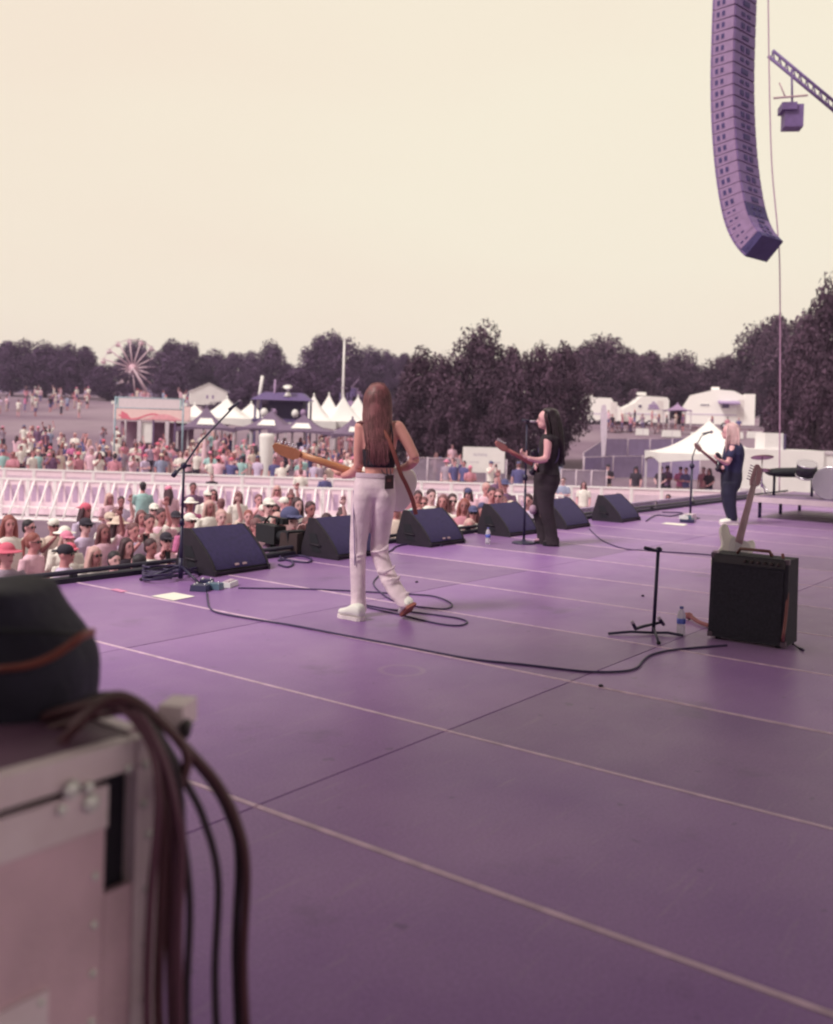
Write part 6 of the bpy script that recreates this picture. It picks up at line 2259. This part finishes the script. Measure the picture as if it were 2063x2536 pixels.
for s in (-1, 1):
    q = MB()
    q.box((s * (hw - .13), -.03, ztop - .27), (.05, .02, .5))
    q.build('edge_strip', M('teal_strip', (150, 190, 190)), bn, world=False)
    q = MB()
    q.box((s * (hw + .12), -.02, ztop - .27), (.16, .05, .16))
    q.build('lamp_box', TENT, th, world=False)
cp = field(661, 47)
th = thing('inflatable_pillar', 'plain white tapered pillar standing left of the guitar headstock', 'pillar', cp)
q = MB()
q.lathe([(0, 0), (.24, 0), (.27, .5), (.33, 1.6), (.36, 2.3), (.36, 2.42), (.3, 2.5), (0, 2.52)], (0, 0, 0), None, 22)
q.build('shell', TENT, th, world=False)
q = MB()
q.lathe([(0, -.02), (.34, -.02), (.34, .06), (.25, .08), (0, .08)], (0, 0, 0), None, 22)
q.build('base_ring', POLE, th, world=False)
cp = field(507, 46)
th = thing('parasol', 'closed pale pink parasol standing below the purple pop-up canopy', 'parasol', cp)
q = MB()
q.lathe([(0, .55), (.22, .6), (.2, .9), (.13, 1.5), (.07, 2.1), (.02, 2.25), (0, 2.26)], (0, 0, 0), None, 16)
q.build('furled_canopy', M('parasol_pink', (222, 178, 190), rough=.8), th, world=False)
q = MB()
q.tube([(0, 0, 0), (0, 0, .6)], .03, 8)
q.build('pole', POLE, th, world=False)
fp = field(846, 92)
th = thing('flagpole', 'tall white flagpole rising above the trees left of the guitarist', 'flagpole', fp)
ht_ = H + (1049 - 842) * 92 / F_PX - fp.z
q = MB()
q.tube([(0, 0, 0), (0, 0, ht_)], [.13, .09], 10)
q.build('pole', TENT, th, world=False)
q = MB()
q.ell((0, 0, ht_ + .05), (.13, .13, .13), nu=10, nv=6)
q.build('finial', TENT, th, world=False)
# lattice tower with speakers beside the flagpole
LT = M('tower_purple', (92, 70, 116), rough=.6, var=.15)
LT2 = M('tower_pinkish', (156, 122, 158), rough=.6, var=.15)
lt = field(862, 84)
th = thing('lighting_tower', 'dark lattice tower hung with lamps and speakers beside the flagpole', 'tower', lt, None, .3)
H_lt = H + (1049 - 955) * 84 / F_PX - lt.z
for sx in (-.75, .75):
    for sy in (-.5, .5):
        q = MB()
        q.tube([(sx, sy, 0), (sx, sy, H_lt - .6)], .05, 6)
        q.build('leg', LT, th, world=False)
for k in range(5):
    q = MB()
    z = .6 + k * .85
    q.tube([(-.75, -.5, z), (.75, -.5, z)], .035, 6)
    q.tube([(-.75, -.5, z), (.75, -.5, z + .8)], .03, 6)
    q.tube([(-.75, .5, z), (.75, .5, z)], .035, 6)
    q.build('brace', LT2, th, world=False)
for k, (x, z, s) in enumerate([(-.4, .0, .5), (.5, .1, .45), (0, -.55, .6), (.8, -.75, .42), (-.8, -.8, .5), (.3, -1.3, .5), (-.3, .35, .3), (.95, -.1, .3)]):
    q = MB()
    q.box((x, -.55, H_lt - .7 + z), (s, .45, s * .8))
    q.build('lamp_box', [LT, LT2, DARK][k % 3], th, world=False)
q = MB()
q.box((0, 0, H_lt - 1.75), (2.1, 1.4, .1))
q.build('deck', LT, th, world=False)
# mixing tower with black roof, masts and a dish lamp
mt = field(700, 62)
th = thing('mixing_tower', 'dark two-storey mixing tower with masts and a white dish lamp', 'tower', mt, None, YAW - PI / 2)
for x in (-1.6, 1.6):
    for y in (-1, 1):
        q = MB()
        q.box((x, y, 1.9), (.12, .12, 3.8))
        q.build('leg', LT, th, world=False)
q = MB()
q.box((0, 0, 2.55), (3.5, 2.3, .2))
q.build('deck', LT, th, world=False)
q = MB()
q.box((0.2, .2, 3.2), (2.2, 1.6, 1.1))
q.build('cabin', M('cabin_dark', (58, 46, 74), rough=.8), th, world=False)
q = MB()
q.prism([Vector((-1.9, -1.3, 3.8)), Vector((1.9, -1.3, 3.8)), Vector((1.2, -.3, 4.3)), Vector((-1.2, -.3, 4.3))], (0, 1.6, 0))
q.build('roof', LT, th, world=False)
for x0_, x1_, z1, w_ in ((-1.55, -1.3, 5.3, .1), (-.55, -.5, 5.1, .07)):
    q = MB()
    q.tube([(x0_, -.4, 3.3), (x1_, -.4, z1)], w_, 8)
    q.build('mast', TENT if w_ > .08 else LT2, th, world=False)
q = MB()
q.lathe([(0, 0), (.06, .05), (.22, .3), (.3, .34), (0, .3)], (.35, -.7, 4.35), Matrix.Rotation(.5, 3, 'X'), 14)
q.lathe([(.0, -.3), (.26, -.28), (.1, -.02), (0, 0)], (.35, -.7, 4.33), None, 14)
q.build('dish_lamp', TENT, th, world=False)
for x, z, s in ((-1.0, 3.0, .5), (.9, 3.0, .45), (-.4, 3.05, .4), (1.4, 3.05, .4)):
    q = MB()
    q.ell((x, -1.2, z), (s * .5, .25, s * .6), nu=10, nv=6)
    q.build('balloon_lamp', TENT if s > .42 else LT2, th, world=False)
# white sign board with faint lettering
sp = field(1199.5, 43.5)
th = thing('sign_board', 'white rectangular sign board with faint grey lettering behind the barrier', 'sign', sp, None, YAW - PI / 2 + .03)
hwS = 52 * 43.5 / F_PX
zS0 = H + (1060 - 1171) * 43.5 / F_PX - sp.z
zS1 = H + (1060 - 1108) * 43.5 / F_PX - sp.z
q = MB()
q.box((0, 0, (zS0 + zS1) / 2), (2 * hwS, .05, zS1 - zS0))
bd = q.build('board', TENT, th, world=False)
for s in (-1, 1):
    q = MB()
    q.box((s * hwS * .8, .05, zS1 / 2), (.07, .05, zS1 - .02))
    q.build('post', POLE, th, world=False)
INK = M('faded_ink', (176, 158, 176), rough=.8)
def stroke_word(x0_, x1_, z0_, z1_, n):                        # worn strokes where lettering stood, too faint to read
    q = MB()
    rr = random.Random(n)
    w_ = (x1_ - x0_) / n
    for i in range(n):
        xa = x0_ + w_ * i
        for k in range(2):
            q.box((xa + w_ * (.2 + .45 * k), -.028, (z0_ + z1_) / 2), (w_ * .16, .006, (z1_ - z0_) * rr.uniform(.6, 1)))
        q.box((xa + w_ * .42, -.0275, z0_ + (z1_ - z0_) * rr.choice([.1, .5, .9])), (w_ * .5, .006, (z1_ - z0_) * .16))
    q.build('lettering', INK, bd, world=False)
hS = zS1 - zS0
stroke_word(-hwS * .5, hwS * .18, zS0 + hS * .64, zS0 + hS * .76, 6)
stroke_word(-hwS * .7, -hwS * .22, zS0 + hS * .38, zS0 + hS * .43, 7)
stroke_word(hwS * .48, hwS * .82, zS0 + hS * .39, zS0 + hS * .44, 6)
# ------------------------------------------------------------------ trailers, hill furniture
RVW = M('trailer_white', (240, 226, 222), rough=.5, var=.03, k=1.05)
RVG = M('trailer_window', (88, 72, 104), rough=.2)
RVS = M('trailer_stripe', (160, 130, 170), rough=.5)
def trailer(px_, v, wpx_, py0, py1, label, style):
    c = field(px_, v)
    th = thing('travel_trailer', label, 'trailer', c, None, YAW - PI / 2 + [-.12, .1, -.2][style])
    w_ = wpx_ * v / F_PX
    h = (py1 - py0) * v / F_PX + .35
    b0 = .5
    q = MB()
    if style == 2:
        sec = [(-w_ / 2, b0), (w_ / 2, b0), (w_ / 2, h * .9), (w_ * .36, h * .9), (w_ * .36, h * .84), (w_ * .2, h * .97), (-w_ * .05, h), (-w_ * .4, h * .84), (-w_ / 2, h * .55)]
    elif style == 1:
        sec = [(-w_ / 2, b0), (w_ / 2, b0), (w_ / 2, h * .78), (w_ * .45, h * .86), (w_ * .02, h * .88), (-w_ * .1, h * .88), (-w_ * .26, h * .66), (-w_ / 2, h * .5)]
    else:
        sec = [(-w_ / 2, b0), (w_ / 2, b0), (w_ / 2, h * .5), (w_ * .3, h * .74), (w_ * .24, h * .88), (-w_ * .46, h * .9), (-w_ / 2, h * .8)]
    q.prism([Vector((x, 0, z)) for x, z in sec][::-1], (0, 2.3, 0))
    q.build('shell', RVW, th, world=False)
    q = MB()
    q.box(((-.05 if style else -.2) * w_, 1.1, h * .95 if style != 2 else h * 1.03), (.9, .8, .32), None, 0, .9)
    q.build('roof_unit', RVW, th, world=False)
    wins = {0: [(-.28, .62, .5, .4)], 1: [(-.14, .58, .35, .3), (.12, .6, .7, .35)], 2: [(.09, .62, .75, .75), (-.2, .6, .9, .14)]}[style]
    for x, z, a, b in wins:
        q = MB()
        q.box((x * w_, -.02, z * h), (a, .05, b))
        wn = q.build('window', RVG if style != 1 or x < 0 else RVS, th, world=False)
        q = MB()
        for dz in (-b / 2 - .03, b / 2 + .03):
            q.box((x * w_, -.02, z * h + dz), (a + .12, .06, .06))
        q.build('window_frame', RVW, wn, world=False)
    q = MB()
    q.box((w_ * .3, -.02, h * .48), (.7, .04, h * .55))
    dr = q.build('door', M('trailer_door', (226, 208, 206), rough=.5), th, world=False)
    q = MB()
    q.box((w_ * .3 + .25, -.05, h * .5), (.06, .05, .12))
    q.build('handle', RVS, dr, world=False)
    q = MB()
    q.box((-w_ * .1, -.015, h * .36), (w_ * .7, .03, .12))
    q.build('stripe', M('trailer_stripe_pale', (206, 182, 204)), th, world=False)
    for x in (-.12, .08):
        q = MB()
        q.tube([(x * w_, -.01, .36), (x * w_, .25, .36)], .36, 16)
        wl_ = q.build('wheel', DARK, th, world=False)
        q = MB()
        q.tube([(x * w_, -.03, .36), (x * w_, .0, .36)], .18, 12)
        q.build('hub', POLE, wl_, world=False)
    if style == 1:
        q = MB()
        q.prism([Vector((.02 * w_, -.05, h * .5)), Vector((.3 * w_, -.05, h * .5)), Vector((.22 * w_, -.05, h * .66)), Vector((.15 * w_, -.05, h * .74)), Vector((.1 * w_, -.05, h * .66))], (0, .02, 0))
        q.build('painted_peak', RVS, th, world=False)
    if style == 2:
        q = MB()
        q.prism([Vector((-w_ * .02, 0, h * .72)), Vector((-w_ * .02, -1.1, h * .66)), Vector((-w_ * .02, -1.1, h * .63)), Vector((-w_ * .02, 0, h * .69))], (w_ * .3, 0, 0))
        q.build('awning', RVS, th, world=False)
    return th
trailer(1480, 108, 124, 982, 1050, 'white travel trailer, leftmost of three on the hill, sloping at its right end', 0)
trailer(1598, 109, 116, 972, 1050, 'white travel trailer with a painted peak, middle of three on the hill', 1)
trailer(1778, 108, 170, 960, 1050, 'largest white trailer with a dark square window and awning on the hill', 2)
pagoda(field(1675, 104), 2.4, 1.9, 2.6, 'small purple canopy between the second and third trailers', LT2, YAW - PI / 2, .15, 'canopy_tent')
for i, (px_, v, w_) in enumerate([(1590, 92, 30), (1662, 91, 44), (1728, 90, 34), (1772, 90, 40), (1820, 91, 36), (1868, 92, 34)]):
    c = field(px_, v)
    th = thing('wrapped_block', 'white low block on the hill brow before the trailers, %s from the left of six' % ORD(i + 1), 'block', c, 'white blocks on the hill brow', YAW - PI / 2)
    w2_ = w_ * v / F_PX
    q = MB()
    q.box((0, 0, .3), (w2_, .6, .62), None, 0, .93)
    q.build('block_body', TENT, th, world=False)
    q = MB()
    q.box((0, 0, .3), (.06, .62, .635), None, 0, .93)
    q.build('tie_band', POLE, th, world=False)
TIM = M('picnic_timber', (122, 78, 92), rough=.85, var=.2)
for i, (px_, v) in enumerate([(1515, 95), (1545, 96), (1580, 97), (1622, 95), (1650, 97), (1700, 96), (1740, 95), (1790, 94), (1840, 94)]):
    c = field(px_, v)
    th = thing('picnic_table', 'brown picnic table before the trailers, %s from the left of nine' % ORD(i + 1), 'table', c, 'picnic tables before the trailers', rs.uniform(0, 3))
    q = MB()
    q.box((0, 0, .74), (1.7, .75, .06))
    q.build('table_top', TIM, th, world=False)
    for s in (-1, 1):
        q = MB()
        q.box((0, s * .65, .44), (1.7, .26, .05))
        q.build('bench', TIM, th, world=False)
        q = MB()
        q.tube([(s * .6, -.6, 0), (s * .6, -.15, .72)], .04, 5)
        q.tube([(s * .6, .6, 0), (s * .6, .15, .72)], .04, 5)
        q.build('leg', TIM, th, world=False)
# feather flag on the slope
ff = field(1493, 60)
th = thing('feather_flag', 'tall pale feather flag narrowing to its foot on the slope below the first trailer', 'flag', ff, None, YAW - PI / 2)
zf = H + (1069 - 1002) * 60 / F_PX - ff.z
q = MB()
q.tube([(0.05, 0, 0), (.05, 0, zf * .8), (-.05, 0, zf)], .02, 6)
q.build('pole', POLE, th, world=False)
q = MB()
q.prism([Vector((0, -.02, .55)), Vector((.1, -.02, .6)), Vector((.22, -.02, zf * .55)), Vector((.24, -.02, zf * .85)), Vector((.1, -.02, zf)), Vector((-.15, -.02, zf * .98)), Vector((-.2, -.02, zf * .8)), Vector((-.1, -.02, zf * .5))], (0, .03, 0))
q.build('cloth', M('flag_pale', (214, 190, 206), rough=.8), th, world=False)
# white box truck and cabin at the right
bt = field(1900, 40)
th = thing('box_truck', 'white box truck body with a tall cabin block behind the drum riser', 'truck', bt, None, YAW - PI / 2 - .05)
zk = H + (1081 - 1112) * 40 / F_PX - bt.z
q = MB()
q.box((0.35, 0, (zk + .45) / 2), (3.1, 2.2, zk - .45))
q.build('cargo_box', TENT, th, world=False)
q = MB()
q.box((-.02, -.3, zk + .1), (.72, 1.4, 1.1), None, 0, .98)
q.build('cabin_block', TENT, th, world=False)
q = MB()
q.box((.38, -1.02, zk + .1), (.08, .06, 1.05))
q.build('corner_post', RVG, th, world=False)
for x in (-.6, 1.4):
    q = MB()
    q.tube([(x, -1.0, .4), (x, -.7, .4)], .4, 16)
    q.build('wheel', DARK, th, world=False)
q = MB()
q.box((-.9, -1.12, .9), (.8, .03, .5))
q.build('side_panel', POLE, th, world=False)
q = MB()
q.box((.35, -1.13, .62), (3.0, .06, .12))
q.build('bumper_rail', POLE, th, world=False)
bt = field(2010, 40)
th = thing('site_cabin', 'pale site cabin beyond the white truck at the right edge', 'cabin', bt, None, YAW - PI / 2)
q = MB()
q.box((.4, 0, 1.3), (1.9, 2.2, 2.6))
q.build('walls', TENT, th, world=False)
q = MB()
q.box((.4, 0, 2.64), (2.0, 2.3, .1))
q.build('roof', POLE, th, world=False)
q = MB()
q.box((.3, -1.11, 1.5), (.7, .04, .6))
q.build('window', RVG, th, world=False)

# ------------------------------------------------------------------ ferris wheel
FW = M('ferris_pale', (226, 188, 200), rough=.5, var=.05)
FP = M('ferris_pink', (228, 176, 192), rough=.5)
fc = at(328, 912, 158)
base = field(330, 158)
th = thing('ferris_wheel', 'pale ferris wheel rising among the far left trees', 'ferris wheel', base)
Rw = 70 * 158 / F_PX
yawf = YAW - PI / 2 + .35
ax_ = Vector((math.cos(yawf), math.sin(yawf), 0))
nx_ = Vector((-math.sin(yawf), math.cos(yawf), 0))
def cp_(a, r_, off=0.0):
    return fc + ax_ * (r_ * math.cos(a)) + Vector((0, 0, r_ * math.sin(a))) + nx_ * off
for off in (-.35, .35):
    q = MB()
    q.tube([cp_(2 * PI * i / 48, Rw, off) for i in range(49)], .05, 5)
    q.build('rim', FW, th)
for i in range(16):
    a = 2 * PI * i / 16 + .12
    q = MB()
    q.tube([cp_(a, .4, -.35), cp_(a, Rw, -.35)], [.12, .08], 6)
    q.tube([cp_(a, .4, .35), cp_(a, Rw, .35)], [.12, .08], 6)
    q.build('spoke', FW, th)
    g_ = cp_(a, Rw + .1)
    q = MB()
    q.lathe([(0, -.75), (.3, -.75), (.42, -.5), (.42, -.3), (.38, -.3), (.34, -.5), (0, -.6)], g_, None, 10)
    q.lathe([(0, .12), (.45, 0), (.42, -.02), (0, .06)], g_, None, 10)
    q.tube([g_ + Vector((0, 0, .1)), g_ + Vector((0, 0, -.5))], .03, 5)
    q.build('gondola', FP if i % 2 else FW, th)
q = MB()
q.tube([fc - nx_ * .7, fc + nx_ * .7], .6, 16)
q.build('hub', FP, th)
for s in (-1, 1):
    for e_ in (-1, 1):
        q = MB()
        q.tube([fc + nx_ * .9 * s, Vector((fc.x, fc.y, base.z)) + nx_ * 1.6 * s + ax_ * 3.0 * e_], .14, 6)
        q.build('support_leg', FW, th)

# distant low hills closing the horizon beyond the trees
q = MB()
vs, fs = [], []
n_h = 90
for i in range(n_h + 1):
    a = -1.5 + 3.0 * i / n_h
    p_ = vw(420 * math.cos(a), 420 * math.sin(a))
    h_ = 15 + 3.5 * noise.noise(Vector((a * 3, 0, 5))) + 1.2 * noise.noise(Vector((a * 17, 3, 1)))
    for k, (dr, z) in enumerate(((-30, 4), (0, h_), (60, h_ + 1), (200, 6))):
        d_ = p_.normalized() * dr
        vs.append((p_.x + d_.x, p_.y + d_.y, z))
for i in range(n_h):
    for k in range(3):
        fs.append((i * 4 + k, i * 4 + k + 1, (i + 1) * 4 + k + 1, (i + 1) * 4 + k))
q.add(vs, fs, True)
tag(q.build('hills', M('far_hills', (96, 74, 104), rough=.95, var=.25, scale=.06, bump=1.0, bscale=.4)), kind='structure')

# ------------------------------------------------------------------ thin summer haze over the whole place
hz = MB()
hz.box((0, 0, 12.0), (3200, 3200, 30.0))
hm_ = bpy.data.materials.new('haze_air')
hm_.use_nodes = True
hn = hm_.node_tree
hn.nodes.clear()
ho_ = hn.nodes.new('ShaderNodeOutputMaterial')
pv = hn.nodes.new('ShaderNodeVolumePrincipled')
pv.inputs['Color'].default_value = (0.80, 0.64, 1.0, 1)
pv.inputs['Density'].default_value = 0.0006
pv.inputs['Anisotropy'].default_value = 0.0
hn.links.new(pv.outputs['Volume'], ho_.inputs['Volume'])
tag(hz.build('haze', hm_), kind='stuff')
